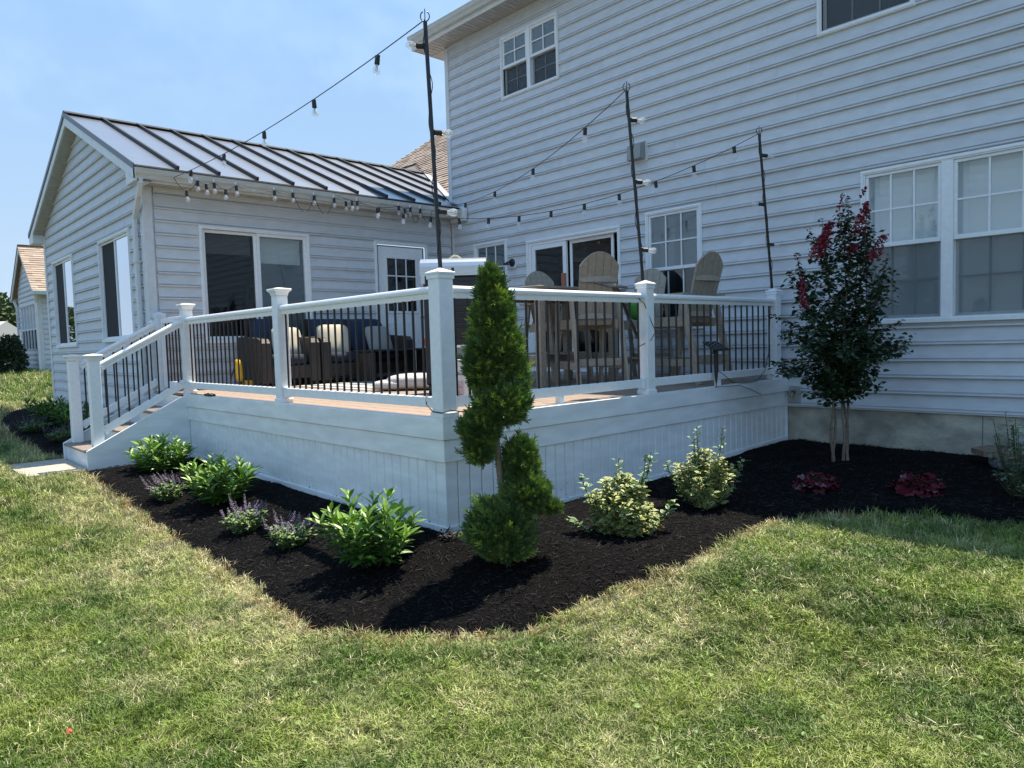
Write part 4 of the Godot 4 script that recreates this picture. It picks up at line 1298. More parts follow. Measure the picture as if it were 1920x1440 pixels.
func build_furniture() -> void:
	M.poly = grained("taupe_poly_lumber", lin(0.42, 0.355, 0.275), 0.2, V(1.2, 1.2, 1.2), 0.55, 0.03, 40)
	M.wicker = mat("brown_wicker", Color.WHITE, 0.5)
	var im := Image.create(64, 64, false, Image.FORMAT_RGBA8)
	var hm := Image.create(64, 64, false, Image.FORMAT_RGBA8)
	for y in 64:
		for x in 64:
			var cx := int(x / 16.0); var cy := int(y / 8.0)
			var over := (cx + cy) % 2 == 0
			var v := absf(sin(PI * fmod(y, 8.0) / 8.0)) * (0.55 + 0.45 * absf(sin(PI * fmod(x + (0.0 if over else 8.0), 16.0) / 16.0)))
			var k := 0.35 + 0.65 * v
			var j := 0.85 + 0.3 * fmod(absf(sin(cx * 17.3 + cy * 5.1) * 91.7), 1.0)
			var c := lin(0.058 * k * j, 0.040 * k * j, 0.032 * k * j)
			im.set_pixel(x, y, c)
			hm.set_pixel(x, y, Color(v, v, v))
	M.wicker.albedo_texture = ImageTexture.create_from_image(im)
	hm.bump_map_to_normal_map(3.0)
	M.wicker.normal_enabled = true
	M.wicker.normal_texture = ImageTexture.create_from_image(hm)
	M.wicker.uv1_triplanar = true
	M.wicker.uv1_world_triplanar = true
	M.wicker.uv1_scale = Vector3.ONE * 9.0
	M.navy = grained("navy_fabric", lin(0.018, 0.024, 0.045), 0.3, Vector3.ONE * 4, 0.9, 0.05, 41)
	M.blue = grained("blue_fabric", lin(0.024, 0.044, 0.095), 0.25, Vector3.ONE * 4, 0.9, 0.05, 42)
	M.cream = grained("cream_fabric", lin(0.62, 0.55, 0.42), 0.12, Vector3.ONE * 5, 0.95, 0.05, 43)
	M.greyfab = grained("grey_fabric", lin(0.36, 0.36, 0.34), 0.15, Vector3.ONE * 5, 0.95, 0.05, 44)
	M.charcoal = grained("charcoal_fabric", lin(0.03, 0.032, 0.035), 0.15, Vector3.ONE * 5, 0.95, 0.05, 45)
	# balcony-height table
	var t := thing("bar_table", "tall taupe slatted table in the middle of four bar chairs", "table", V(4.26, DECK + 0.0, 1.82))
	for i in 8:
		var x := -0.5 + i * 0.125
		bx("top_slat", t, V(x + 0.003, 1.112, -0.78), V(x + 0.122, 1.14, 0.78), M.poly, 0.004)
	for sd in [-1.0, 1.0]:
		bx("apron", t, V(-0.44, 1.01, sd * 0.70 - 0.013), V(0.44, 1.111, sd * 0.70 + 0.013), M.poly, 0.003)
		bx("apron", t, V(sd * 0.43 - 0.013, 1.01, -0.687), V(sd * 0.43 + 0.013, 1.110, 0.687), M.poly, 0.003)
		for s2 in [-1.0, 1.0]:
			bx("leg", t, V(sd * 0.385 - 0.045, 0, s2 * 0.64 - 0.045), V(sd * 0.385 + 0.045, 1.1105, s2 * 0.64 + 0.045), M.poly, 0.005)
		bx("stretcher", t, V(-0.339, 0.26, sd * 0.64 - 0.02), V(0.339, 0.36, sd * 0.64 + 0.02), M.poly, 0.003)
	bx("stretcher", t, V(-0.02, 0.27, -0.619), V(0.02, 0.35, 0.619), M.poly, 0.003)
	bx("centre_board", t, V(-0.339, 0.362, -0.2), V(0.339, 0.385, 0.2), M.poly, 0.003)
	# four chairs
	var ch := bar_chair()
	var spots := [[V(5.0, DECK, 2.05), V(-0.88, 0, -0.48), "taupe bar chair with its slatted back to the lawn, nearest the topiary"], [V(5.61, DECK, 1.08), V(-0.98, 0, -0.12), "taupe bar chair nearest the right-hand railing, seen from the side"], [V(4.60, DECK, 0.56), V(0.25, 0, 0.97), "taupe bar chair between table and house, under the three-column window"], [V(3.93, DECK, 1.45), V(0.97, 0, 0.22), "taupe bar chair on the far side of the table in front of the sliding door"]]
	for i in 4:
		var c: Node3D = ch
		if i > 0:
			c = ch.duplicate()
			c.name = numbered("bar_chair", self)
			add_child(c, true)
		c.position = spots[i][0]
		c.rotation.y = atan2(spots[i][1].x, spots[i][1].z)
		tag(c, spots[i][2], "chair", "bar chairs around the tall table")
	var s := MB.new()
	s.lathe([Vector2(0, 0), Vector2(0.032, 0), Vector2(0.032, 0.22), Vector2(0.029, 0.225), Vector2(0.0, 0.225)], 16)
	tag(put("terracotta_tube", self, s, mat("terracotta", lin(0.36, 0.13, 0.07), 0.7), Transform3D(Basis(), V(4.18, DECK + 1.141, 1.55))), "slim terracotta tube standing on the tall table", "candle holder")
	# lounge seats along the sunroom wall
	wicker_seat("armchair", "brown wicker armchair with blue cushions under the sunroom window", "armchair", V(0.17, DECK, 3.66), 0.86)
	wicker_seat("loveseat", "brown wicker loveseat with blue cushions between sunroom window and door", "sofa", V(0.17, DECK, 2.40), 1.56)
	throw_pillow("cream throw pillow leaning in the wicker armchair", V(0.55, DECK + 0.62, 3.52), PI / 2 - 0.1, 0.35, M.cream)
	throw_pillow("large cream throw pillow at the left end of the loveseat", V(0.56, DECK + 0.63, 2.78), PI / 2 - 0.2, 0.35, M.cream, 0.25)
	throw_pillow("light grey throw pillow at the right end of the loveseat", V(0.56, DECK + 0.62, 1.98), PI / 2 + 0.1, 0.35, M.greyfab, 0.23)
	t = thing("coffee_table", "low wicker coffee table with open sides in front of the loveseat", "table", V(1.12, DECK, 2.03))
	bx("top", t, V(-0.23, 0.44, -0.63), V(0.23, 0.47, 0.63), M.black_plastic, 0.008)
	for sd in [-1.0, 1.0]: bx("end_panel", t, V(-0.22, 0.02, sd * 0.56 - 0.055), V(0.22, 0.439, sd * 0.56 + 0.055), M.wicker, 0.012)
	bx("shelf", t, V(-0.20, 0.07, -0.504), V(0.20, 0.12, 0.504), M.wicker, 0.01)
	s = MB.new()
	s.lathe([Vector2(0, 0), Vector2(0.045, 0), Vector2(0.055, 0.17), Vector2(0.058, 0.175), Vector2(0.052, 0.175), Vector2(0.042, 0.01), Vector2(0, 0.01)], 18)
	var cup := put("tumbler", self, s, mat("cup_white", lin(0.7, 0.7, 0.68), 0.4), Transform3D(Basis(), V(1.20, DECK + 0.471, 1.56)))
	tag(cup, "white tumbler with an orange panel on the coffee table", "cup")
	s = MB.new()
	for k in 6:
		var a0 := 0.2 + k * 0.2
		var a1 := a0 + 0.2
		s.poly([V(sin(a0) * 0.0492, 0.03, cos(a0) * 0.0492), V(sin(a1) * 0.0492, 0.03, cos(a1) * 0.0492), V(sin(a1) * 0.0565, 0.15, cos(a1) * 0.0565), V(sin(a0) * 0.0565, 0.15, cos(a0) * 0.0565)], V(sin(a0), 0, cos(a0)))
	put("orange_panel", cup, s, mat("orange", lin(0.75, 0.13, 0.02), 0.5), Transform3D(Basis(), V(0, 0, 0.0)))
	# outdoor rug
	t = thing("outdoor_rug", "pale outdoor rug with dark stripes under the lounge seats", "rug", V(2.0, DECK + 0.002, 2.4))
	bx("rug_pile", t, V(-0.9, 0, -1.3), V(0.95, 0.008, 1.3), mat("rug_pale", lin(0.45, 0.45, 0.43), 0.95))
	for k in 7: bx("stripe", t, V(-0.88, 0.0085, -1.2 + k * 0.38), V(0.93, 0.0105, -1.12 + k * 0.38), mat("rug_dark", lin(0.06, 0.065, 0.07), 0.95) if k == 0 else M.rug_dark)
	# grill
	t = thing("grill", "black cabinet grill with a curved steel hood behind the corner post", "grill", V(4.36, DECK, 3.43), 0.82)
	t.scale = V(0.69, 1.075, 0.8)
	M.steel = grained("brushed_steel", lin(0.62, 0.63, 0.64), 0.10, V(0.5, 6.0, 0.5), 0.30, 0.02, 50)
	M.steel.metallic = 0.85
	M.grill = grained("grill_black", lin(0.016, 0.018, 0.022), 0.2, Vector3.ONE, 0.42, 0.02, 51)
	bx("cabinet", t, V(-0.45, 0.10, -0.27), V(0.45, 1.13, 0.30), M.grill, 0.012)
	for x in [-0.40, 0.40]:
		for z in [-0.22, 0.25]:
			s = MB.new()
			s.lathe([Vector2(0, -0.02), Vector2(0.05, -0.02), Vector2(0.05, 0.02), Vector2(0, 0.02)], 14)
			put("caster", t, s, M.black_plastic, Transform3D(Basis(V(0, 1, 0), V(1, 0, 0), V(0, 0, -1)), V(x, 0.051, z)))
	for k in 2:
		var x0 := -0.22 + k * 0.24
		for j in 9:
			s = MB.new()
			s.beam(V(x0, 0.42 + j * 0.052, 0.306), V(x0 + 0.19, 0.42 + j * 0.052, 0.306), 0.016, 0.022, V(0, 1, 0.6), 0.003)
			put("louvre", t, s, M.grill)
	bx("back_panel", t, V(-0.12, 0.93, 0.301), V(0.42, 1.08, 0.311), M.grill, 0.004)
	bx("lower_panel", t, V(-0.30, 0.14, 0.301), V(0.42, 0.36, 0.308), M.grill, 0.004)
	s = MB.new()
	var hood := PackedVector2Array([Vector2(0.33, 1.135), Vector2(0.33, 1.225), Vector2(0.305, 1.262), Vector2(0.25, 1.29), Vector2(0.16, 1.31), Vector2(0.0, 1.318), Vector2(-0.16, 1.30), Vector2(-0.27, 1.25), Vector2(-0.30, 1.19), Vector2(-0.30, 1.135)])
	s.extrude(hood, -0.49, 0.49)
	put("hood", t, s, M.steel, Transform3D(Basis(V(0, 0, 1), V(0, 1, 0), V(-1, 0, 0)), Vector3.ZERO))
	bx("hood_hinge", t, V(-0.02, 1.15, 0.331), V(0.02, 1.21, 0.339), M.seam_metal, 0.003)
	for sd in [-1.0, 1.0]: bx("hood_bracket", t, V(sd * 0.445 - 0.03, 1.06, 0.302), V(sd * 0.445 + 0.03, 1.15, 0.337), M.steel, 0.004)
	s = MB.new()
	var hp := []
	for k in 11: hp.append(V(-0.13 + 0.26 * k / 10.0, 1.30 + 0.058 * sin(PI * k / 10.0), -0.12))
	s.tube(hp, 0.011, 8)
	put("handle", t, s, M.cream)
	s = MB.new()
	s.lathe([Vector2(0, 0), Vector2(0.055, 0), Vector2(0.055, 0.012), Vector2(0.045, 0.018), Vector2(0, 0.018)], 20)
	put("dial", t, s, M.steel, Transform3D(Basis(V(1, 0, 0), V(0, 0, 1), V(0, -1, 0)), V(-0.27, 0.80, 0.302)))
	# bucket
	t = thing("bucket", "white plastic bucket with a printed label behind the railing by the topiary", "bucket", V(5.36, DECK, 4.22))
	s = MB.new()
	s.lathe([Vector2(0, 0), Vector2(0.135, 0), Vector2(0.15, 0.34), Vector2(0.156, 0.345), Vector2(0.156, 0.375), Vector2(0.146, 0.375), Vector2(0.13, 0.02), Vector2(0, 0.02)], 28)
	put("pail", t, s, mat("pail_white", lin(0.62, 0.64, 0.64), 0.4))
	s = MB.new()
	s.lathe([Vector2(0.0, 0.392), Vector2(0.150, 0.39), Vector2(0.158, 0.385), Vector2(0.158, 0.372), Vector2(0.15, 0.37)], 28)
	put("lid", t, s, mat("lid_grey", lin(0.30, 0.31, 0.30), 0.5))
	var curve := func(sx: MB, a0: float, a1: float, y0: float, y1: float, r: float) -> void:
		var n := 6
		for k in n:
			var p := lerpf(a0, a1, k / float(n)); var q := lerpf(a0, a1, (k + 1) / float(n))
			sx.poly([V(sin(p) * r, y0, cos(p) * r), V(sin(q) * r, y0, cos(q) * r), V(sin(q) * (r + 0.004), y1, cos(q) * (r + 0.004)), V(sin(p) * (r + 0.004), y1, cos(p) * (r + 0.004))], V(sin(p), 0, cos(p)))
	s = MB.new()
	curve.call(s, 0.35, 1.15, 0.06, 0.20, 0.1475)
	put("label_panel", t, s, mat("label_pink", lin(0.46, 0.36, 0.38), 0.6))
	s = MB.new()
	for j in 5: curve.call(s, 0.40, 1.05 - 0.12 * (j % 3), 0.08 + j * 0.022, 0.086 + j * 0.022, 0.1492)
	put("label_print", t, s, mat("label_ink", lin(0.16, 0.14, 0.15), 0.6))
	var tm := TextMesh.new()
	tm.text = "service"
	var f := SystemFont.new()
	f.font_names = PackedStringArray(["Droid Sans"])
	f.font_weight = 700
	tm.font = f
	tm.font_size = 32
	tm.pixel_size = 0.0012
	tm.depth = 0.002
	put("label_word", t, tm, M.black_plastic, Transform3D(Basis(V(0.73, 0, -0.68), V(0, 1, 0), V(0.68, 0, 0.73)), V(0.1095, 0.265, 0.1175)))
	# grey tub on the bucket
	s = MB.new()
	s.box(V(-0.10, 0, -0.09), V(0.10, 0.12, 0.09), 0.02)
	tag(put("plastic_tub", self, s, mat("tub_grey", lin(0.20, 0.21, 0.20), 0.5), Transform3D(Basis(V(0, 1, 0), 0.6), V(5.36, DECK + 0.393, 4.22))), "grey plastic tub standing on the white bucket", "tub")
	# pale bag
	s = MB.new()
	s.pillow(Vector3.ZERO, V(0.34, 0.095, 0.24), 0.7, 0.55, 26, 12)
	s.pillow(V(-0.27, -0.03, 0.07), V(0.22, 0.06, 0.18), 0.7, 0.6, 20, 10)
	M.bag = grained("bag_white", lin(0.66, 0.63, 0.62), 0.25, Vector3.ONE * 3, 0.6, 0.04, 52)
	M.bag.normal_enabled = true
	M.bag.normal_texture = bump_tex(0.03, 512, 3, 8.0, 9)
	tag(put("filled_bag", self, s, M.bag, Transform3D(Basis(V(0, 1, 0), 0.75), V(3.40, DECK + 0.098, 3.30))), "white filled bag lying on the deck left of the grill", "bag")
	# yellow tool beside the armchair
	t = thing("pressure_washer", "yellow power tool with black hose beside the wicker armchair", "power tool", V(0.55, DECK, 4.24))
	M.yellow = mat("yellow_plastic", lin(0.72, 0.42, 0.02), 0.4)
	s = MB.new()
	s.pillow(Vector3.ZERO, V(0.06, 0.16, 0.05), 0.7, 0.8, 16, 10)
	put("body", t, s, M.yellow, Transform3D(Basis(V(0, 0, 1), 0.18), V(0.0, 0.24, 0.0)))
	bx("base", t, V(-0.06, 0.0, -0.16), V(0.10, 0.10, -0.02), M.yellow, 0.015)
	for z in [-0.17, -0.01]:
		s = MB.new()
		s.lathe([Vector2(0, -0.015), Vector2(0.05, -0.015), Vector2(0.05, 0.015), Vector2(0, 0.015)], 12)
		put("wheel", t, s, M.black_plastic, Transform3D(Basis(V(1, 0, 0), V(0, 0, 1), V(0, -1, 0)), V(0.02, 0.051, z)))
	s = MB.new()
	s.tube([V(-0.05, 0.3, 0.03), V(-0.12, 0.15, 0.06), V(-0.1, 0.02, 0.08), V(0.0, 0.012, 0.1), V(0.1, 0.012, 0.06)], 0.009, 6)
	put("hose", t, s, M.black_plastic)
	# green bag on the far chair
	s = MB.new()
	s.pillow(Vector3.ZERO, V(0.15, 0.14, 0.11), 0.8, 0.7, 18, 10)
	s.pillow(V(0.05, 0.11, 0.0), V(0.08, 0.09, 0.07), 0.9, 0.9, 12, 8)
	var gb := grained("green_plastic", lin(0.09, 0.42, 0.03), 0.35, Vector3.ONE * 4, 0.4, 0.04, 53)
	tag(put("green_bag", self, s, gb, Transform3D(Basis(V(0, 1, 0), 0.3), V(4.62, DECK + 0.895, 0.60))), "bright green bag on the seat of the chair by the house", "bag")
	# small black box on the deck edge
	t = thing("black_box", "small black device lying on the deck edge outside the left railing", "device", V(1.93, DECK + 0.003, 5.152))
	bx("case", t, V(-0.11, 0, -0.03), V(0.11, 0.028, 0.025), M.black_plastic, 0.006)
	bx("clip", t, V(-0.05, 0.0285, -0.02), V(0.04, 0.036, 0.015), M.black_metal, 0.003)
	s = MB.new()
	s.tube([V(-0.11, 0.01, 0), V(-0.3, 0.008, -0.01), V(-0.55, 0.008, 0.0), V(-0.7, 0.008, -0.03)], 0.004, 5)
	put("lead", t, s, M.black_plastic)
	# solar panels of the light strings
	for k in 2:
		var p := [V(6.352, DECK + 0.003, 1.62), V(6.22, DECK + 0.945, 3.05)][k] as Vector3
		t = thing("solar_panel", ["small black solar panel on a ground spike in front of the right-hand railing", "small solar panel clamped to the railing beside the middle post"][k], "solar panel", p, 0.0, "solar panels of the string lights")
		var tilt := Basis(V(0, 0, 1), -0.55) if k == 0 else Basis(V(0, 0, 1), -0.28)
		var c := V(0.0, 0.42, 0.0) if k == 0 else V(-0.06, 0.07, 0.0)
		s = MB.new()
		s.box(V(-0.085, -0.008, -0.135), V(0.085, 0.008, 0.135), 0.004)
		put("frame", t, s, M.black_plastic, Transform3D(tilt, c))
		s = MB.new()
		for j in 4: s.box(V(-0.077, 0.0, -0.127 + j * 0.064), V(0.077, 0.0015, -0.066 + j * 0.064))
		put("cells", t, s, mat("solar_cells", lin(0.008, 0.01, 0.018), 0.12), Transform3D(tilt, c + tilt * V(0, 0.0085, 0)))
		s = MB.new()
		if k == 0:
			s.tube([V(0, 0.0, 0), V(0, 0.11, 0), V(0, 0.16, 0), V(0, 0.40, 0)], [0.003, 0.016, 0.021, 0.021], 10)
			s.tube([V(0, 0.34, 0.05), V(0, 0.40, 0.04)], 0.012, 8)
		else:
			s.beam(V(-0.04, 0.065, 0.0), V(0.01, -0.045, -0.05), 0.05, 0.03, V(0, 0, 1), 0.004)
			s.beam(V(0.005, -0.05, -0.04), V(0.03, -0.42, -0.26), 0.022, 0.03, V(0, 0, 1), 0.004)
			s.box(V(-0.035, -0.05, -0.08), V(0.055, 0.004, -0.03), 0.004)
		put("stake" if k == 0 else "bracket", t, s, M.black_plastic)
		s = MB.new()
		if k == 0: s.tube([V(0.0, 0.18, 0.01), V(0.03, 0.12, -0.10), V(0.02, 0.02, -0.3), V(0.0, 0.006, -0.55), V(0.0, 0.01, -0.85), V(-0.03, 0.12, -1.08), V(-0.05, 0.30, -1.20), V(-0.06, 0.9, -1.28)], 0.004, 5)
		else: s.tube([V(0.06, 0.0, -0.15), V(0.10, -0.10, -0.27), V(0.115, -0.28, -0.36), V(0.115, -0.36, -0.42), V(0.115, -0.44, -0.34), V(0.04, -0.5, -0.24)], 0.004, 5)
		put("cable", t, s, M.black_plastic)
	s = MB.new()
	s.tube([V(6.1, DECK + 0.16, 5.12), V(6.16, DECK + 0.10, 5.165), V(6.24, DECK + 0.05, 5.172), V(6.345, DECK + 0.045, 5.168), V(6.352, DECK + 0.06, 5.1), V(6.35, DECK + 0.02, 4.9)], 0.0045, 6)
	tag(put("cable", self, s, M.black_plastic), "thin black cable wrapped round the foot of the corner post", "cable")
	s = MB.new()
	s.tube([V(6.36, DECK + 0.004, 1.66), V(6.385, DECK - 0.01, 1.2), V(6.362, DECK - 0.08, 0.9), V(6.358, DECK - 0.14, 0.7)], 0.003, 5)
	tag(put("cable", self, s, M.black_plastic), "thin wire hanging over the deck edge right of the solar panel", "cable")

# ------------------------------------------------------------------ plants
func leaf(l: float, w: float, fold := 0.25, curl := 0.25, segs := 4, tip := 1.0, mid := Color(0, 0, 0, 0)) -> ArrayMesh:
	# a blade along +z from the origin, its face up (+y), folded along the midrib and curling down; mid tints all but the margin if it is given
	var s := MB.new()
	var P := func(f: float, sd: float) -> Vector3:
		var ww := w * 0.5 * pow(sin(PI * pow(clampf(f, 0.0, 1.0), 0.8 * tip)), 0.8)
		return V(sd * ww, absf(sd) * ww * fold - curl * l * f * f, l * f * (1.0 - 0.15 * curl))
	for i in segs:
		var a := i / float(segs)
		var b := (i + 1) / float(segs)
		for sd in [-1.0, 1.0]:
			if mid.a > 0.0:
				s.col = mid
				s.poly([P.call(a, 0.0), P.call(a, sd * 0.58), P.call(b, sd * 0.58), P.call(b, 0.0)], Vector3.UP)
				s.col = Color.WHITE
				s.poly([P.call(a, sd * 0.58), P.call(a, sd), P.call(b, sd), P.call(b, sd * 0.58)], Vector3.UP)
			else:
				s.poly([P.call(a, 0.0), P.call(a, sd), P.call(b, sd), P.call(b, 0.0)], Vector3.UP)
	return s.done()

func aim(at: Vector3, dir: Vector3, roll: float, size: float) -> Transform3D:   # z along dir, y as upright as it can be, then rolled
	var z := dir.normalized()
	var x := Vector3.UP.cross(z)
	x = x.normalized() if x.length() > 0.01 else Vector3.RIGHT
	var b := Basis(x, z.cross(x), z) * Basis(Vector3.BACK, roll)
	return Transform3D(b.scaled_local(Vector3.ONE * size), at)

func rr(a: float, b: float) -> float: return rng.randf_range(a, b)

func shade(c: Color, k: float) -> Color: return Color(c.r * k, c.g * k, c.b * k)

func laurel(label: String, at: Vector3, h: float, w: Vector2, stems: int, lush := 1.0) -> void:
	var t := thing("laurel_bush", label, "bush", at, 0.0, "cherry laurel bushes along the deck")
	var sm := MB.new()
	var W := []
	var T := []
	for i in stems:
		var a := TAU * (i + rr(-0.35, 0.35)) / stems * 1.0
		var out := sqrt((i + 0.5) / stems)
		var end := V(cos(a * 2.4) * w.x * out, h * rr(0.58, 1.0) * (1.0 - 0.22 * out), sin(a * 2.4) * w.y * out)
		var base := V(end.x * 0.12, -0.02, end.z * 0.12)
		var mid := base.lerp(end, 0.5) + V(end.x * 0.16, -0.04, end.z * 0.16)
		var pts := []
		for k in 7:
			var f := k / 6.0
			pts.append(base.lerp(mid, f).lerp(mid.lerp(end, f), f))
		sm.tube(pts, [0.006, 0.0055, 0.005, 0.0045, 0.004, 0.003, 0.002], 5, false)
		var nl := 26
		for k in nl:
			var f := 0.22 + 0.78 * (k + 0.5) / nl
			var p: Vector3 = pts[mini(int(f * 6), 5)].lerp(pts[mini(int(f * 6), 5) + 1], fmod(f * 6, 1.0))
			var dirs: Vector3 = (pts[6] - pts[4]).normalized()
			var ang := k * 2.4 + i
			var side := V(cos(ang), 0, sin(ang))
			var lift := lerpf(0.15, 1.5, f * f)
			var d := (side + dirs * lift + V(0, rr(-0.15, 0.25), 0)).normalized()
			W.append(aim(p, d, rr(-0.5, 0.5), rr(0.8, 1.15) * (0.75 if f > 0.93 else 1.0)))
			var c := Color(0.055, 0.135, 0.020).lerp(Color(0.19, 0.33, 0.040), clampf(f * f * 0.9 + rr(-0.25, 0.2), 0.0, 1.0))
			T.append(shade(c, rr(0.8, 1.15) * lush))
	put("stems", t, sm, M.stem)
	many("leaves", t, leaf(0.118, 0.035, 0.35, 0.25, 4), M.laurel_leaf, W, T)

func salvia(label: String, at: Vector3, h: float, r: float, lean := Vector3.ZERO, dark := 1.0) -> void:
	var t := thing("salvia", label, "flower", at, 0.0, "purple flowering salvias at the front of the bed")
	var W := []
	var T := []
	var FW := []
	var FT := []
	var sm := MB.new()
	for i in 52:
		var a := i * 2.4
		var q := sqrt((i + 0.5) / 52.0)
		var end := V(cos(a) * r * q, h * rr(0.5, 0.66) * (1.0 - 0.25 * q), sin(a) * r * q) + lean * 0.5
		var base := V(cos(a) * r * q * 0.3, -0.01, sin(a) * r * q * 0.3)
		sm.tube([base, base.lerp(end, 0.5) + V(end.x, 0, end.z) * 0.12, end], [0.003, 0.0026, 0.002], 4, false)
		for k in 15:
			var f := rr(0.12, 1.0)
			var p := base.lerp(end, f) + V(rr(-0.015, 0.015), 0, rr(-0.015, 0.015))
			W.append(aim(p, V(cos(k * 2.4 + i), rr(0.1, 0.9), sin(k * 2.4 + i)), rr(-0.6, 0.6), rr(0.7, 1.2)))
			T.append(shade(Color(0.10, 0.17, 0.055).lerp(Color(0.22, 0.31, 0.09), rr(0, 1) * f), dark))
		if i % 2 == 0:   # flower spike
			var tip := end + V(end.x * 0.25, h * rr(0.16, 0.42), end.z * 0.25) + lean * 0.5 + V(rr(-0.03, 0.03), rr(-0.04, 0.02), rr(-0.03, 0.03))
			sm.tube([end, tip], [0.002, 0.0012], 4, false)
			for k in 26:
				var f := k / 26.0
				var p := end.lerp(tip, 0.2 + 0.8 * f)
				FW.append(aim(p, V(cos(k * 2.4), rr(0.2, 0.9), sin(k * 2.4)), 0.0, rr(0.7, 1.2) * (1.0 - 0.5 * f)))
				FT.append(shade(Color(0.18, 0.14, 0.30).lerp(Color(0.32, 0.25, 0.33), rr(0, 1)), dark))
	put("stems", t, sm, M.stem)
	many("leaves", t, leaf(0.048, 0.021, 0.3, 0.3, 3), M.soft_leaf, W, T)
	many("flowers", t, leaf(0.019, 0.014, 0.5, 0.1, 2), M.soft_leaf, FW, FT)

func euonymus(label: String, at: Vector3, h: float, r: Vector2, shoots: Array, n := 95) -> void:
	var t := thing("variegated_bush", label, "bush", at, 0.0, "variegated bushes right of the topiary")
	var sm := MB.new()
	var W := []
	var T := []
	var W2 := []
	var T2 := []
	var ends := []
	for i in n:
		var a := i * 2.39996
		var y := rr(0.25, 1.0)
		var q := sqrt(rr(0.1, 1.0)) * sqrt(maxf(0.0, 1.0 - pow((y - 0.42) / 0.58, 2)))
		ends.append([V(cos(a) * r.x * q, h * 0.86 * y, sin(a) * r.y * q), false])
	for s in shoots: ends.append([s, true])
	for i in ends.size():
		var end: Vector3 = ends[i][0]
		var base := V(end.x * 0.15, -0.01, end.z * 0.15)
		var mid := base.lerp(end, 0.55) + V(end.x * 0.2, -0.02, end.z * 0.2)
		var pts := []
		for k in 6:
			var f := k / 5.0
			pts.append(base.lerp(mid, f).lerp(mid.lerp(end, f), f))
		sm.tube(pts, [0.005, 0.0045, 0.004, 0.0035, 0.003, 0.002], 5, false)
		var nl := 28 if ends[i][1] else 36
		for k in nl:
			var f := 0.3 + 0.7 * (k + 0.5) / nl
			var p: Vector3 = pts[mini(int(f * 5), 4)].lerp(pts[mini(int(f * 5), 4) + 1], fmod(f * 5, 1.0)) + V(rr(-0.02, 0.02), rr(-0.01, 0.01), rr(-0.02, 0.02))
			var ang := k * 1.6 + i
			var d: Vector3 = (V(cos(ang), 0, sin(ang)) + (pts[5] - pts[3]).normalized() * rr(0.3, 1.1)).normalized()
			var x := aim(p, d, rr(-0.6, 0.6), rr(0.75, 1.2))
			if ends[i][1] and f > 0.5 or rng.randf() < 0.10:
				W2.append(x); T2.append(shade(Color(0.34, 0.42, 0.22), rr(0.8, 1.3)))
			else:
				W.append(x); T.append(shade(Color(0.64, 0.56, 0.20).lerp(Color(0.54, 0.55, 0.30), rng.randf()), rr(0.75, 1.15)))
	put("stems", t, sm, M.stem)
	many("leaves", t, leaf(0.046, 0.026, 0.25, 0.35, 4, 1.0, Color(0.34, 0.48, 0.26, 1)), M.soft_leaf, W, T)
	many("green_leaves", t, leaf(0.050, 0.029, 0.25, 0.25, 4, 1.0, Color(0.20, 0.36, 0.16, 1)), M.soft_leaf, W2, T2)

func heuchera(label: String, at: Vector3, r: float, h: float) -> void:
	var t := thing("heuchera", label, "plant", at, 0.0, "burgundy heucheras in the shade by the house")
	var sm := MB.new()
	var lf := MB.new()   # lobed, ruffled leaf with its stalk end at the origin
	var rim := []
	for k in 25:
		var a := -2.6 + 5.2 * k / 24.0
		var q := 0.034 * (1.0 + 0.22 * absf(sin(a * 2.9)) - 0.1 * absf(a) / 2.6)
		rim.append(V(sin(a) * q, 0.006 * sin(a * 6.0), 0.030 + cos(a) * q))
	for k in 24: lf.poly([V(0, -0.006, 0.03), rim[k], rim[k + 1]], Vector3.UP)
	var W := []
	var T := []
	for i in 64:
		var a := i * 2.4
		var q := sqrt((i + 0.5) / 64.0)
		var p := V(cos(a) * r * q, h * (1.0 - 0.75 * q * q) * rr(0.8, 1.05), sin(a) * r * q)
		sm.tube([V(p.x * 0.1, 0, p.z * 0.1), V(p.x * 0.6, p.y * 0.7, p.z * 0.6), p], 0.0016, 4, false)
		W.append(aim(p, V(cos(a), rr(-0.5, 0.5) - q * 0.4, sin(a)), rr(-0.4, 0.4), rr(0.8, 1.35)))
		T.append(Color(0.075, 0.008, 0.016).lerp(Color(0.13, 0.030, 0.040), rr(0.0, 1.0)) if rng.randf() < 0.88 else Color(0.16, 0.09, 0.10))
	put("stalks", t, sm, M.stem)
	many("leaves", t, lf.done(), M.dull_leaf, W, T)

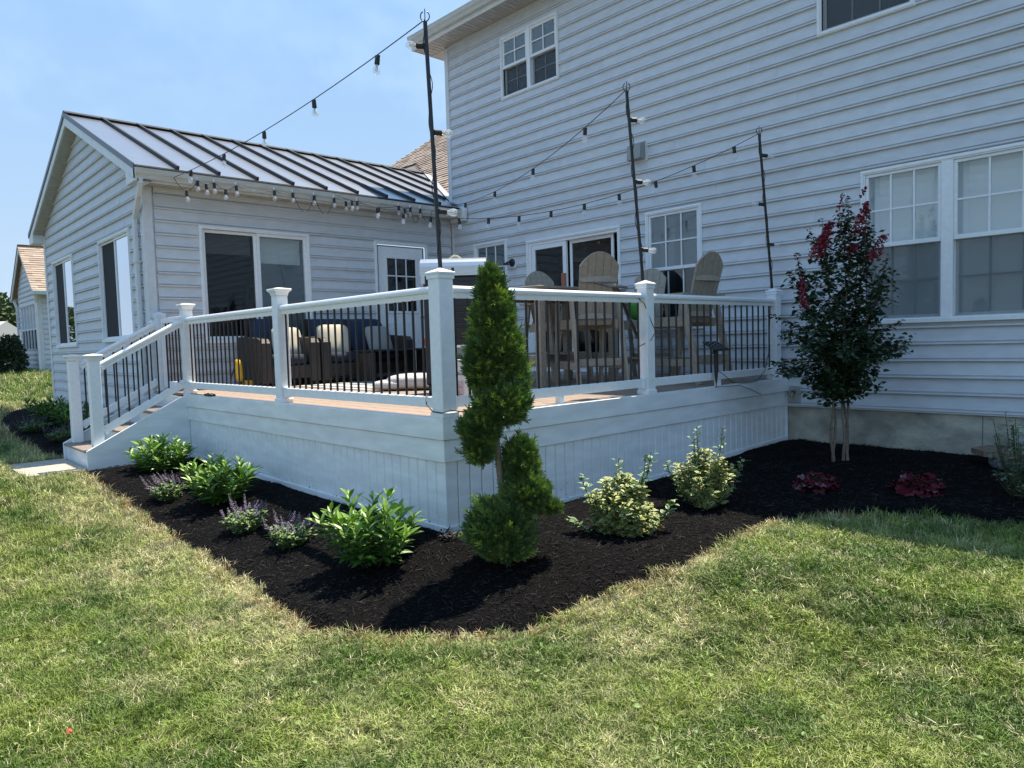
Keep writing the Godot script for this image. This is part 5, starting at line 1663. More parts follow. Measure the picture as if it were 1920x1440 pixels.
func topiary() -> void:
	var at := V(6.98, land(6.98, 5.20) + 0.02, 5.20)
	var t := thing("spiral_topiary", "tall juniper topiary clipped into a spiral in front of the deck corner", "topiary", at)
	var R := V(0.6805, 0, -0.7321)   # the way its spiral swings: along the photograph's right
	var B := V(0.7321, 0, 0.6805)
	var tr := MB.new()
	var tp := []
	var trr := []
	for k in 14:
		var f := k / 13.0
		tp.append(R * (0.015 * sin(f * 9.0) - 0.02 * f) + B * 0.012 * cos(f * 7.0) + V(0, 1.75 * f, 0))
		trr.append(lerpf(0.030, 0.008, f))
	tr.tube(tp, trr, 8)
	tr.tube([V(0.02, 0, 0.03), R * 0.06 + V(0, 0.1, 0), V(0, 0.2, 0)], [0.012, 0.015, 0.012], 6)
	put("trunk", t, tr, M.bark)
	# lobes: centre (right, up, toward the viewer), radii
	var lobes := [
		[V(-0.030, 1.72, 0), V(0.055, 0.16, 0.055), 0.45], [V(-0.018, 1.56, 0), V(0.105, 0.19, 0.10), 1.1], [V(-0.018, 1.40, 0.01), V(0.13, 0.17, 0.125), 1.4], [V(-0.115, 1.25, 0.05), V(0.05, 0.13, 0.06), 0.45],
		[V(0.10, 1.18, -0.05), V(0.055, 0.18, 0.08), 0.7], [V(-0.06, 1.17, 0.03), V(0.07, 0.10, 0.08), 0.4], [V(0.02, 1.02, 0.07), V(0.145, 0.11, 0.11), 1.2], [V(-0.12, 0.875, 0.04), V(0.10, 0.095, 0.10), 0.85], [V(-0.13, 0.73, 0.02), V(0.05, 0.07, 0.06), 0.3],
		[V(0.13, 0.63, -0.04), V(0.08, 0.15, 0.10), 0.9], [V(0.17, 0.45, 0.02), V(0.105, 0.10, 0.11), 0.9], [V(0.30, 0.345, 0.0), V(0.05, 0.025, 0.04), 0.1],
		[V(-0.01, 0.24, 0.03), V(0.175, 0.165, 0.175), 2.1], [V(0.02, 0.12, 0.03), V(0.14, 0.08, 0.15), 0.7]]
	var sp := MB.new()   # a juniper spray: a short twig with scale-leaf fingers
	for k in 13:
		var a := k * 2.4
		var o := V(0, 0, 0.004 + 0.0036 * k)
		var d := (V(cos(a), sin(a), 0) * rr(0.35, 0.8) + V(0, 0, 1)).normalized()
		var l := 0.030 - 0.0010 * k
		var sd := d.cross(V(sin(a), -cos(a), 0.2)).normalized() * 0.0015
		sp.poly([o - sd, o + sd, o + d * l * 0.75 + sd, o + d * l, o + d * l * 0.75 - sd], d.cross(sd))
		var sd2 := d.cross(sd).normalized() * 0.0014
		sp.poly([o - sd2, o + sd2, o + d * l * 0.75 + sd2, o + d * l, o + d * l * 0.75 - sd2], sd)
	var W := []
	var T := []
	for q in lobes:
		var n := int(2300 * q[2])
		for i in n:
			var u := rr(-1, 1)
			var a := rr(0, TAU)
			var dir := V(sqrt(1 - u * u) * cos(a), u, sqrt(1 - u * u) * sin(a))
			var fz := 0.9 * (1.0 + 0.22 * nb.get_noise_3d(dir.x * 60 + q[0].y * 200, dir.y * 60, dir.z * 60) + 0.34 * nc.get_noise_3d(dir.x * 300, dir.y * 300 + q[0].y * 900, dir.z * 300))
			var rad := fz * (1.0 - 0.42 * pow(rng.randf(), 1.7))
			var l: Vector3 = q[0] + dir * q[1] * rad
			var p := R * l.x + V(0, l.y, 0) + B * l.z
			var dd := R * dir.x + V(0, dir.y * 0.6 + 0.55, 0) + B * dir.z + V(rr(-0.5, 0.5), rr(-0.2, 0.4), rr(-0.5, 0.5))
			W.append(aim(p, dd, rr(0, TAU), rr(0.75, 1.35) * (1.7 if rng.randf() < 0.03 else 1.0)))
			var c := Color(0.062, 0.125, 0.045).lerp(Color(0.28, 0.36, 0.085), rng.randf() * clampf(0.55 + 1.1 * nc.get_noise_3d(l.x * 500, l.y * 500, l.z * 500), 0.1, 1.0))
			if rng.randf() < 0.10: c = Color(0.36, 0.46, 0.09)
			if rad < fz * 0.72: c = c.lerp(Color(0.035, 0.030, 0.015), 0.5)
			T.append(c)
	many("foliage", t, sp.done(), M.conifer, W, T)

func flowering_tree() -> void:
	var at := V(7.36, land(7.36, 1.06), 1.06)
	var t := thing("flowering_tree", "young multi-stemmed crape myrtle with dark leaves and crimson flowers by the house", "tree", at)
	var R := V(0.6805, 0, -0.7321)
	var B := V(0.7321, 0, 0.6805)
	var sm := MB.new()
	var W := []
	var T := []
	var F := []
	var FT := []
	# stems: foot (right), where they part, tip (right, up, out)
	var stems := [[-0.05, V(-0.07, 0.75, 0.03), V(-0.42, 1.95, 0.1)], [-0.02, V(-0.04, 0.8, 0.0), V(-0.12, 2.28, 0.0)], [0.05, V(0.03, 0.7, 0.04), V(0.10, 2.48, 0.05)], [0.09, V(0.10, 0.8, -0.03), V(0.30, 2.36, -0.1)], [0.11, V(0.08, 0.75, -0.05), V(0.40, 1.9, 0.12)]]
	var twigs := []
	for s in stems:
		var a: Vector3 = R * s[0] + B * rr(-0.05, 0.05)
		var m: Vector3 = R * s[1].x + V(0, s[1].y, 0) + B * s[1].z
		var e: Vector3 = R * s[2].x + V(0, s[2].y, 0) + B * s[2].z
		var pts := []
		for k in 15:
			var f := k / 14.0
			var p: Vector3 = a.lerp(m, f / 0.4) if f < 0.4 else m.lerp(e, (f - 0.4) / 0.6)
			pts.append(p + V(0.015 * sin(f * 19 + s[0] * 90), 0, 0.015 * cos(f * 15 + s[0] * 70)))
		var rad := []
		for k in 15: rad.append(lerpf(0.0155, 0.004, k / 14.0))
		sm.tube(pts, rad, 7)
		for k in 34:
			var f := 0.36 + 0.6 * k / 33.0
			var i := mini(int(f * 14), 13)
			var p: Vector3 = pts[i].lerp(pts[i + 1], fmod(f * 14, 1.0))
			var ang: float = k * 2.4 + s[0] * 30
			var l := (0.48 if f < 0.58 else 0.34) * rr(0.55, 1.1) * (1.15 - 0.55 * maxf(0.0, f - 0.55) / 0.45)
			if f < 0.46: l *= 0.6
			if f > 0.66: l *= 0.62
			var d: Vector3 = (R * cos(ang) * 1.15 + B * sin(ang) * 0.8 + V(0, rr(-0.15, 0.5) + 0.9 * maxf(0.0, f - 0.55), 0)).normalized()
			twigs.append([p, p + d * l, 0.0])
		twigs.append([pts[12], pts[14] + (pts[14] - pts[13]).normalized() * 0.16, 1.0])
	for q in [[V(-0.13, 1.9, 0.05), V(-0.30, 2.33, 0.05)], [V(0.1, 1.9, 0.1), V(-0.04, 2.46, 0.06)], [V(0.25, 1.8, 0.0), V(0.33, 2.36, 0.0)], [V(0.2, 1.9, 0.1), V(0.24, 2.50, 0.1)], [V(-0.3, 1.5, 0.1), V(-0.50, 1.86, 0.1)], [V(-0.35, 1.35, 0.1), V(-0.72, 1.52, 0.1)], [V(0.3, 1.3, 0.1), V(0.60, 1.42, 0.1)], [V(0.3, 1.1, 0.1), V(0.58, 1.16, 0.1)], [V(-0.05, 2.0, 0.1), V(0.04, 2.56, 0.05)]]:
		twigs.append([R * q[0].x + V(0, q[0].y, 0) + B * q[0].z, R * q[1].x + V(0, q[1].y, 0) + B * q[1].z, 1.0])
	for q in twigs:
		var a: Vector3 = q[0]
		var e: Vector3 = q[1]
		sm.tube([a, a.lerp(e, 0.5) + V(0, 0.02, 0), e], [0.004, 0.003, 0.0015], 5, false)
		var n := int(a.distance_to(e) / 0.0066)
		for k in n:
			var f := rr(0.08, 1.0) if q[2] == 0.0 else (k + 0.5) / n
			var p: Vector3 = a.lerp(e, f) + V(rr(-0.07, 0.07), rr(-0.06, 0.06), rr(-0.07, 0.07)) * (1.0 - 0.75 * q[2])
			var ang := k * 2.4
			W.append(aim(p, V(cos(ang), rr(-0.5, 0.45), sin(ang)), rr(-0.7, 0.7), rr(0.65, 1.25) * (1.0 - 0.45 * f * q[2])))
			var c := Color(0.014, 0.032, 0.015).lerp(Color(0.034, 0.064, 0.022), rng.randf())
			if q[2] == 1.0 and rng.randf() < f: c = Color(0.045, 0.018, 0.018)
			if rng.randf() < 0.02: c = Color(0.09, 0.11, 0.03)
			T.append(c)
	# flower heads (right, up, out, length, density)
	for q in [[V(-0.27, 2.06, 0.14), V(-0.13, 2.36, 0.14), 0.068, 520], [V(0.13, 2.27, 0.1), V(0.24, 2.55, 0.1), 0.065, 320], [V(0.30, 2.02, 0.1), V(0.40, 2.24, 0.1), 0.06, 190], [V(-0.41, 1.55, 0.2), V(-0.43, 1.84, 0.2), 0.038, 160], [V(0.05, 2.10, 0.15), V(0.10, 2.15, 0.15), 0.05, 60], [V(0.24, 2.02, 0.15), V(0.26, 2.06, 0.15), 0.04, 50], [V(-0.03, 2.45, 0.1), V(0.02, 2.66, 0.06), 0.025, 40], [V(0.18, 2.6, 0.08), V(0.25, 2.72, 0.08), 0.02, 30]]:
		for k in q[3]:
			var f := rng.randf()
			var l: Vector3 = q[0].lerp(q[1], f) + V(rr(-1, 1), rr(-0.6, 0.6), rr(-1, 1)) * q[2] * (1.0 - 0.6 * f)
			F.append(aim(R * l.x + V(0, l.y, 0) + B * l.z, V(rr(-1, 1), rr(-0.3, 1), rr(-1, 1)), rr(0, 3), rr(0.7, 1.3)))
			FT.append(Color(0.26, 0.007, 0.024).lerp(Color(0.14, 0.006, 0.024), rng.randf()))
	put("trunk", t, sm, M.bark)
	many("crown", t, leaf(0.064, 0.038, 0.25, 0.3, 4), M.gloss_leaf, W, T)
	many("flowers", t, leaf(0.022, 0.020, 0.4, 0.3, 3), M.soft_leaf, F, FT)
	var tie := MB.new()
	tie.tube([R * -0.09 + V(0, 0.72, 0.02), R * -0.02 + V(0, 0.69, 0.05), R * 0.08 + V(0, 0.70, 0.03), R * 0.14 + V(0, 0.72, -0.02)], 0.004, 5)
	tie.tube([R * -0.075 + V(0, 0.38, 0.03), R * -0.05 + V(0, 0.375, 0.045), R * -0.03 + V(0, 0.385, 0.03)], 0.006, 5)
	put("plant_tie", t, tie, mat("green_tie", lin(0.02, 0.16, 0.12), 0.6))

func build_plants() -> void:
	M.stem = grained("plant_stem", lin(0.10, 0.11, 0.045), 0.4, Vector3.ONE * 6, 0.8, 0.04, 60)
	M.bark = grained("bark", lin(0.30, 0.235, 0.175), 0.4, V(5, 1.5, 5), 0.85, 0.03, 61)
	leafy("gloss_leaf", 0.45, 0.3)
	leafy("laurel_leaf", 0.42, 0.55)
	leafy("soft_leaf", 0.6, 0.4)
	leafy("dull_leaf", 0.9, 0.1).metallic_specular = 0.2
	leafy("conifer", 0.6, 0.8)
	topiary()
	flowering_tree()
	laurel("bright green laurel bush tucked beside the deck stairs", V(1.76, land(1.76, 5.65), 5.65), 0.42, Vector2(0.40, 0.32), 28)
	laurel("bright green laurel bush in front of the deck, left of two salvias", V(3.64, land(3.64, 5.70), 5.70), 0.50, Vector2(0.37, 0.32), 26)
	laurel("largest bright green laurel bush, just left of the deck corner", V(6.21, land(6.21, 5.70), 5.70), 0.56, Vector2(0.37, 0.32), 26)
	salvia("faded purple salvia between the two laurel bushes near the stairs", V(3.13, land(3.13, 6.0), 6.0), 0.34, 0.15, V(-0.06, 0, 0.06))
	salvia("purple salvia in front of the deck, left one of the middle pair", V(4.60, land(4.6, 5.89), 5.89), 0.36, 0.17)
	salvia("purple salvia in front of the deck, right one of the middle pair", V(5.30, land(5.3, 5.83), 5.83), 0.33, 0.17)
	euonymus("cream and green variegated bush next to the topiary", V(7.22, land(7.22, 4.29), 4.29), 0.52, Vector2(0.27, 0.27), [V(0.12, 0.58, -0.13), V(0.14, 0.60, -0.16), V(-0.02, 0.56, 0.0), V(-0.19, 0.44, 0.20), V(-0.24, 0.16, 0.28), V(0.27, 0.26, -0.24)])
	euonymus("taller cream and green variegated bush nearer the house", V(7.23, land(7.23, 3.26), 3.26), 0.58, Vector2(0.27, 0.27), [V(-0.03, 0.68, 0.05), V(0.11, 0.67, -0.1), V(-0.22, 0.40, 0.2), V(0.23, 0.42, -0.2), V(-0.05, 0.58, 0.06)], 56)
	heuchera("small burgundy heuchera under the flowering tree", V(7.63, land(7.63, 2.16) + 0.03, 2.16), 0.135, 0.16)
	heuchera("wider burgundy heuchera between the tree and the right-hand bush", V(8.32, land(8.32, 1.82) + 0.03, 1.82), 0.16, 0.16)
	# grey-leaved bush at the right edge
	var t := thing("grey_leaved_bush", "grey-green bush at the right edge of the bed beside the downspout pot", "bush", V(8.99, land(8.99, 1.6), 1.58))
	var sm := MB.new()
	var W := []
	var T := []
	for i in 60:
		var a := i * 2.4
		var q := sqrt(rr(0.05, 1.0))
		var y := rr(0.25, 1.0)
		var end := V(cos(a) * 0.22 * q, 0.68 * y, sin(a) * 0.22 * q)
		sm.tube([V(end.x * 0.2, 0, end.z * 0.2), end * 0.6 + V(end.x, 0, end.z) * 0.15, end], [0.004, 0.003, 0.002], 4, false)
		for k in 20:
			var f := rr(0.25, 1.0)
			W.append(aim(end * f, V(cos(k * 2.4), rr(0.0, 0.9), sin(k * 2.4)), rr(-0.5, 0.5), rr(0.7, 1.2)))
			T.append(Color(0.10, 0.15, 0.085).lerp(Color(0.20, 0.26, 0.15), rng.randf()))
	put("stems", t, sm, M.stem)
	many("leaves", t, leaf(0.052, 0.019, 0.3, 0.25, 3), M.soft_leaf, W, T)
	# small dead sprig at the deck's corner
	t = thing("dry_sprig", "small dark withered sprig at the foot of the deck corner", "plant", V(6.42, land(6.42, 5.2) + 0.04, 5.2))
	W = []; T = []
	for k in 70:
		W.append(aim(V(rr(-0.07, 0.07), rr(0, 0.05), rr(-0.04, 0.05)), V(rr(-1, 1), rr(0.1, 1), rr(-1, 1)), rr(-1, 1), rr(0.6, 1.2)))
		T.append(Color(0.018, 0.014, 0.014))
	many("leaves", t, leaf(0.05, 0.014, 0.4, 0.3, 3), M.soft_leaf, W, T)
	# the bed left of the stairs
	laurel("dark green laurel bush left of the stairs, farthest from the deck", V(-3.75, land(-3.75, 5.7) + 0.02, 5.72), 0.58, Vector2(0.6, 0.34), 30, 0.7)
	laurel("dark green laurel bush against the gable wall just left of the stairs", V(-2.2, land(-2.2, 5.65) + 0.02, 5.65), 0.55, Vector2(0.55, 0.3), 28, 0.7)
	salvia("grey faded salvia at the left end of the shaded bed", V(-2.9, land(-2.9, 6.12), 6.1), 0.36, 0.26, Vector3.ZERO, 0.75)
	salvia("grey faded salvia in the shaded bed close to the stairs", V(-1.45, land(-1.45, 6.0), 5.98), 0.36, 0.25, Vector3.ZERO, 0.75)
	# pot-like splash block and flagstone by the foundation
	var g := thing("planter_pot", "grey pot half hidden behind the bush at the right, under a flagstone", "pot", V(8.72, land(8.72, 0.45) - 0.02, 0.48))
	var s := MB.new()
	s.lathe([Vector2(0, 0.0), Vector2(0.17, 0.0), Vector2(0.20, 0.05), Vector2(0.22, 0.09), Vector2(0.215, 0.10), Vector2(0.225, 0.15), Vector2(0.20, 0.16), Vector2(0, 0.16)], 24)
	put("pot", g, s, mat("pot_blue_grey", lin(0.20, 0.24, 0.27), 0.5))
	s = MB.new()
	s.extrude(PackedVector2Array([Vector2(-0.34, -0.1), Vector2(-0.2, -0.26), Vector2(0.1, -0.27), Vector2(0.33, -0.12), Vector2(0.31, 0.14), Vector2(0.02, 0.25), Vector2(-0.27, 0.17)]), 0.165, 0.215)
	var st := grained("flagstone_brown", lin(0.30, 0.20, 0.14), 0.4, Vector3.ONE * 1.5, 0.8, 0.02, 62)
	tag(put("flagstone", self, s, st, Transform3D(Basis(V(1, 0, 0), V(0, 0, -1), V(0, 1, 0)), g.position)), "flat brown flagstone lying on the grey pot by the foundation", "stone")
	s = MB.new()
	s.pillow(Vector3.ZERO, V(0.16, 0.07, 0.13), 0.6, 0.6, 14, 8)
	tag(put("rough_stone", self, s, grained("stone_pale", lin(0.42, 0.39, 0.35), 0.4, Vector3.ONE * 2, 0.85, 0.03, 63), Transform3D(Basis(V(0, 1, 0), 0.4), g.position + V(0.06, 0.284, -0.06))), "pale rough stone on top of the brown flagstone", "stone")
	s = MB.new()
	s.pillow(Vector3.ZERO, V(0.016, 0.006, 0.012), 0.7, 0.7, 12, 6)
	tag(put("red_disc", self, s, mat("red_plastic", lin(0.75, 0.07, 0.05), 0.5), Transform3D(Basis(V(1, 0, 0), 0.5), V(6.94, land(6.94, 7.62) + 0.045, 7.62))), "small red plastic scrap lying in the grass at the lower left", "litter")

# ------------------------------------------------------------------ grass, mulch chips
func build_cover() -> void:
	leafy("grass_blade", 0.55, 0.5)
	var tufts := []
	for v in 5:
		var s := MB.new()
		for k in 19:
			var a := rr(0, TAU)
			var o := V(rr(-0.024, 0.024), -0.004, rr(-0.024, 0.024))
			var l := rr(0.028, 0.078)
			var bend := rr(0.2, 1.4)
			var d := V(cos(a), 0, sin(a))
			var sd := V(-sin(a), 0, cos(a)) * rr(0.0009, 0.0019)
			var m := o + d * l * 0.25 * bend + V(0, l * 0.58, 0)
			var e := o + d * l * 0.75 * bend + V(0, l * (1.0 - 0.30 * bend), 0)
			var n := V(d.x * -0.5, 0.9, d.z * -0.5)
			s.poly([o - sd, o + sd, m + sd * 0.85, m - sd * 0.85], n)
			s.poly([m - sd * 0.85, m + sd * 0.85, e], n)
		tufts.append(s.done())
	var W := [[], [], [], [], []]
	var T := [[], [], [], [], []]
	var cam := Vector2(10.364, 8.216)
	var fwd := Vector2(-0.7337, -0.6797)
	var place := func(x: float, z: float, size: float) -> void:
		var p := Vector2(x, z)
		if x > -6.4 and x < 0.0 and z < 5.2: return
		if x > -0.05 and x < 6.4 and z < 5.2: return
		if x > -0.03 and x < 1.2 and z < 6.88: return
		var near := z < 7.0 and x < 13.0
		var dry := na.get_noise_2d(x * 26.0, z * 26.0) * 0.75 + nb.get_noise_2d(x * 90.0, z * 90.0) * 0.5 + rr(-0.22, 0.22)
		var edge := 9.0
		if near:
			edge = -maxf(to_edge(p, bed_front), to_edge(p, bed_side))
			if edge < -0.02 + 0.08 * nc.get_noise_2d(x * 500, z * 500): return
			dry += (0.55 * sstep(0.25, 0.0, edge) + 0.30 * sstep(1.6, 0.1, edge)) * sstep(8.6, 7.6, x)
		dry += 0.22 * sstep(6.0, 2.0, x) * sstep(-8.0, 0.0, x) * sstep(9.0, 6.5, z)
		var lush := nc.get_noise_2d(x * 60.0 + 500.0, z * 60.0)
		if rng.randf() < 0.10 + 0.2 * sstep(0.35, 0.6, dry): size *= 0.75
		var c := Color(0.085, 0.155, 0.016).lerp(Color(0.225, 0.285, 0.050), clampf(0.5 + 1.3 * lush, 0.0, 1.0))
		c = c.lerp(Color(0.47, 0.46, 0.21), clampf((dry + 0.06) * 1.1, 0.0, 0.88))
		if rng.randf() < 0.07 + 0.4 * sstep(0.3, 0.8, dry): c = c.lerp(Color(0.62, 0.53, 0.32), 0.8)
		if edge < 0.06 and x < 8.2 and rng.randf() < 0.3: c = Color(0.40, 0.27, 0.13)
		var i := rng.randi() % 5
		var b := Basis(Vector3.UP, rr(0, TAU)) * Basis(V(1, 0, 0), rr(-0.35, 0.35) + 0.25 * nb.get_noise_2d(x * 120, z * 120))
		var sy := size * rr(0.75, 1.2) * (1.25 if edge < 0.06 and rng.randf() < 0.2 else 1.0)
		W[i].append(Transform3D(b * Basis.from_scale(V(size, sy, size)), V(x, land(x, z), z)))
		T[i].append(shade(c, rr(0.42, 1.25) if rng.randf() < 0.8 else rr(1.1, 1.5)))
	# density falls with the distance from where one stands
	var rows := [[0.9, 3.4, 2300, 1.0], [3.4, 5.5, 1500, 1.15], [5.5, 8.0, 700, 1.4], [8.0, 12.0, 330, 1.8], [12.0, 20.0, 90, 2.6], [20.0, 34.0, 24, 4.0]]
	for r in rows:
		var half := deg_to_rad(43.0)
		var area: float = half * (r[1] * r[1] - r[0] * r[0])
		for k in int(area * r[2]):
			var d: float = sqrt(rr(r[0] * r[0], r[1] * r[1]))
			var q := cam + fwd.rotated(rr(-half, half)) * d
			place.call(q.x, q.y, r[3] * rr(0.8, 1.2))
	# clover leaves and weeds among the blades
	for i in 5: tag(many("grass_blades", self, tufts[i], M.grass_blade, W[i], T[i]), "short lawn grass, green with straw-coloured patches", "grass", "", "stuff")
	var cw := []
	var ct := []
	for k in 2600:
		var d := sqrt(rr(1.6, 36.0))
		var q := cam + fwd.rotated(rr(-0.75, 0.75)) * d
		if maxf(to_edge(q, bed_front), to_edge(q, bed_side)) > -0.05: continue
		if nb.get_noise_2d(q.x * 50 + 90, q.y * 50) < 0.05: continue
		cw.append(aim(V(q.x, land(q.x, q.y) + rr(0.025, 0.045), q.y), V(rr(-1, 1), rr(0.0, 0.5), rr(-1, 1)), rr(-0.5, 0.5), rr(0.7, 1.5)))
		ct.append(Color(0.11, 0.20, 0.035).lerp(Color(0.22, 0.30, 0.09), rng.randf()))
	tag(many("clover_leaves", self, leaf(0.022, 0.018, 0.3, 0.2, 3), M.soft_leaf, cw, ct), "broad weed and clover leaves among the grass", "weeds", "", "stuff")
	# splashes of soil on the lower skirting
	var fw := []
	var ft := []
	for k in 260:
		var side := rng.randf() < 0.62
		var hgt := 0.03 + 0.22 * pow(rng.randf(), 2.4)
		var pos := V(rr(2.2, 6.3), 0, 5.1372) if side else V(6.3192, 0, rr(2.6, 5.1))
		if nb.get_noise_2d(pos.x * 130, pos.z * 130) < -0.12: continue
		pos.y = land(pos.x, pos.z) + 0.04 + hgt
		var q := rr(0.25, 1.0) * (1.6 if hgt < 0.06 else 0.8)
		fw.append(Transform3D((Basis() if side else Basis(Vector3.UP, PI / 2)) * Basis(V(0, 0, 1), rr(0, 3)) * Basis.from_scale(V(q * rr(0.7, 1.6), q, 1.0)), pos))
		ft.append(Color(0.02, 0.018, 0.017))
	var fs := MB.new()
	fs.box(V(-0.0035, -0.0035, -0.001), V(0.0035, 0.0035, 0.0012))
	M.chip = mat("bark_chip", Color.WHITE, 0.75)
	M.chip.vertex_color_use_as_albedo = true
	tag(many("soil_splashes", self, fs.done(), M.chip, fw, ft), "dark specks of mulch splashed on the lower deck skirting", "dirt", "", "stuff")
	# shreds of bark
	M.chip = mat("bark_chip", Color.WHITE, 0.75)
	M.chip.vertex_color_use_as_albedo = true
	M.chip.metallic_specular = 0.2
	var chips := []
	for v in 3:
		var s := MB.new()
		var l := 0.015 + 0.007 * v
		s.tube([V(0, 0, -l), V(rr(-0.003, 0.003), 0.002, 0), V(rr(-0.004, 0.004), 0, l)], [0.001, 0.0026, 0.0008], 4, false)
		chips.append(s.done())
	var CW := [[], [], []]
	var CT := [[], [], []]
	for b in [[bed_front, Rect2(1.1, 0.0, 9.0, 6.7), 110000], [bed_side, Rect2(-6.5, 5.2, 6.7, 1.3), 5000]]:
		for k in b[2]:
			var p: Vector2 = b[1].position + Vector2(rng.randf(), rng.randf()) * b[1].size
			if p.x < 6.33 and p.x > 0.0 and p.y < 5.15: continue
			var dist := cam.distance_to(p)
			if dist > 5.0 and rng.randf() > 25.0 / (dist * dist) + 0.12: continue
			var e := to_edge(p, b[0])
			if e < -0.06 or e < 0.0 and rng.randf() < 0.6: continue
			var i := rng.randi() % 3
			var sc := rr(0.45, 1.1) * (1.6 if rng.randf() < 0.04 else 1.0)
			CW[i].append(Transform3D(Basis(Vector3.UP, rr(0, TAU)) * Basis(V(1, 0, 0), rr(-0.5, 0.5)) * Basis.from_scale(V(sc, sc, sc)), V(p.x, maxf(soil(p.x, p.y, e), land(p.x, p.y)) + rr(-0.002, 0.009), p.y)))
			var c := shade(Color(0.016, 0.0152, 0.0155), rr(0.3, 2.4))
			if rng.randf() < 0.02: c = Color(0.08, 0.062, 0.048)
			CT[i].append(c)
	for i in 3: tag(many("bark_chips", self, chips[i], M.chip, CW[i], CT[i]), "shredded black bark covering the planting bed", "mulch", "", "stuff")

# ------------------------------------------------------------------ far things
func fluffy(called: String, label: String, cat: String, at: Vector3, blobs: Array, lf: ArrayMesh, per: int, c0: Color, c1: Color, trunk: float, group := "") -> void:
	var t := thing(called, label, cat, at, 0.0, group)
	if trunk > 0.0:
		var s := MB.new()
		s.tube([V(0, -0.2, 0), V(0.05, trunk * 0.5, 0), V(0, trunk, 0)], [trunk * 0.06, trunk * 0.045, trunk * 0.03], 7)
		put("trunk", t, s, M.bark)
	var W := []
	var T := []
	for b in blobs:
		for k in int(per * b[2]):
			var u := rr(-1, 1)
			var a := rr(0, TAU)
			var d := V(sqrt(1 - u * u) * cos(a), u, sqrt(1 - u * u) * sin(a))
			var q := (1.0 + 0.25 * nb.get_noise_3d(d.x * 90 + at.x * 10, d.y * 90, d.z * 90)) * pow(rng.randf(), 0.35)
			W.append(aim(b[0] + d * b[1] * q, d + V(rr(-0.7, 0.7), rr(-0.4, 0.6), rr(-0.7, 0.7)), rr(0, 3), rr(0.7, 1.3)))
			T.append(c0.lerp(c1, rng.randf()))
	many("crown", t, lf, M.soft_leaf, W, T)

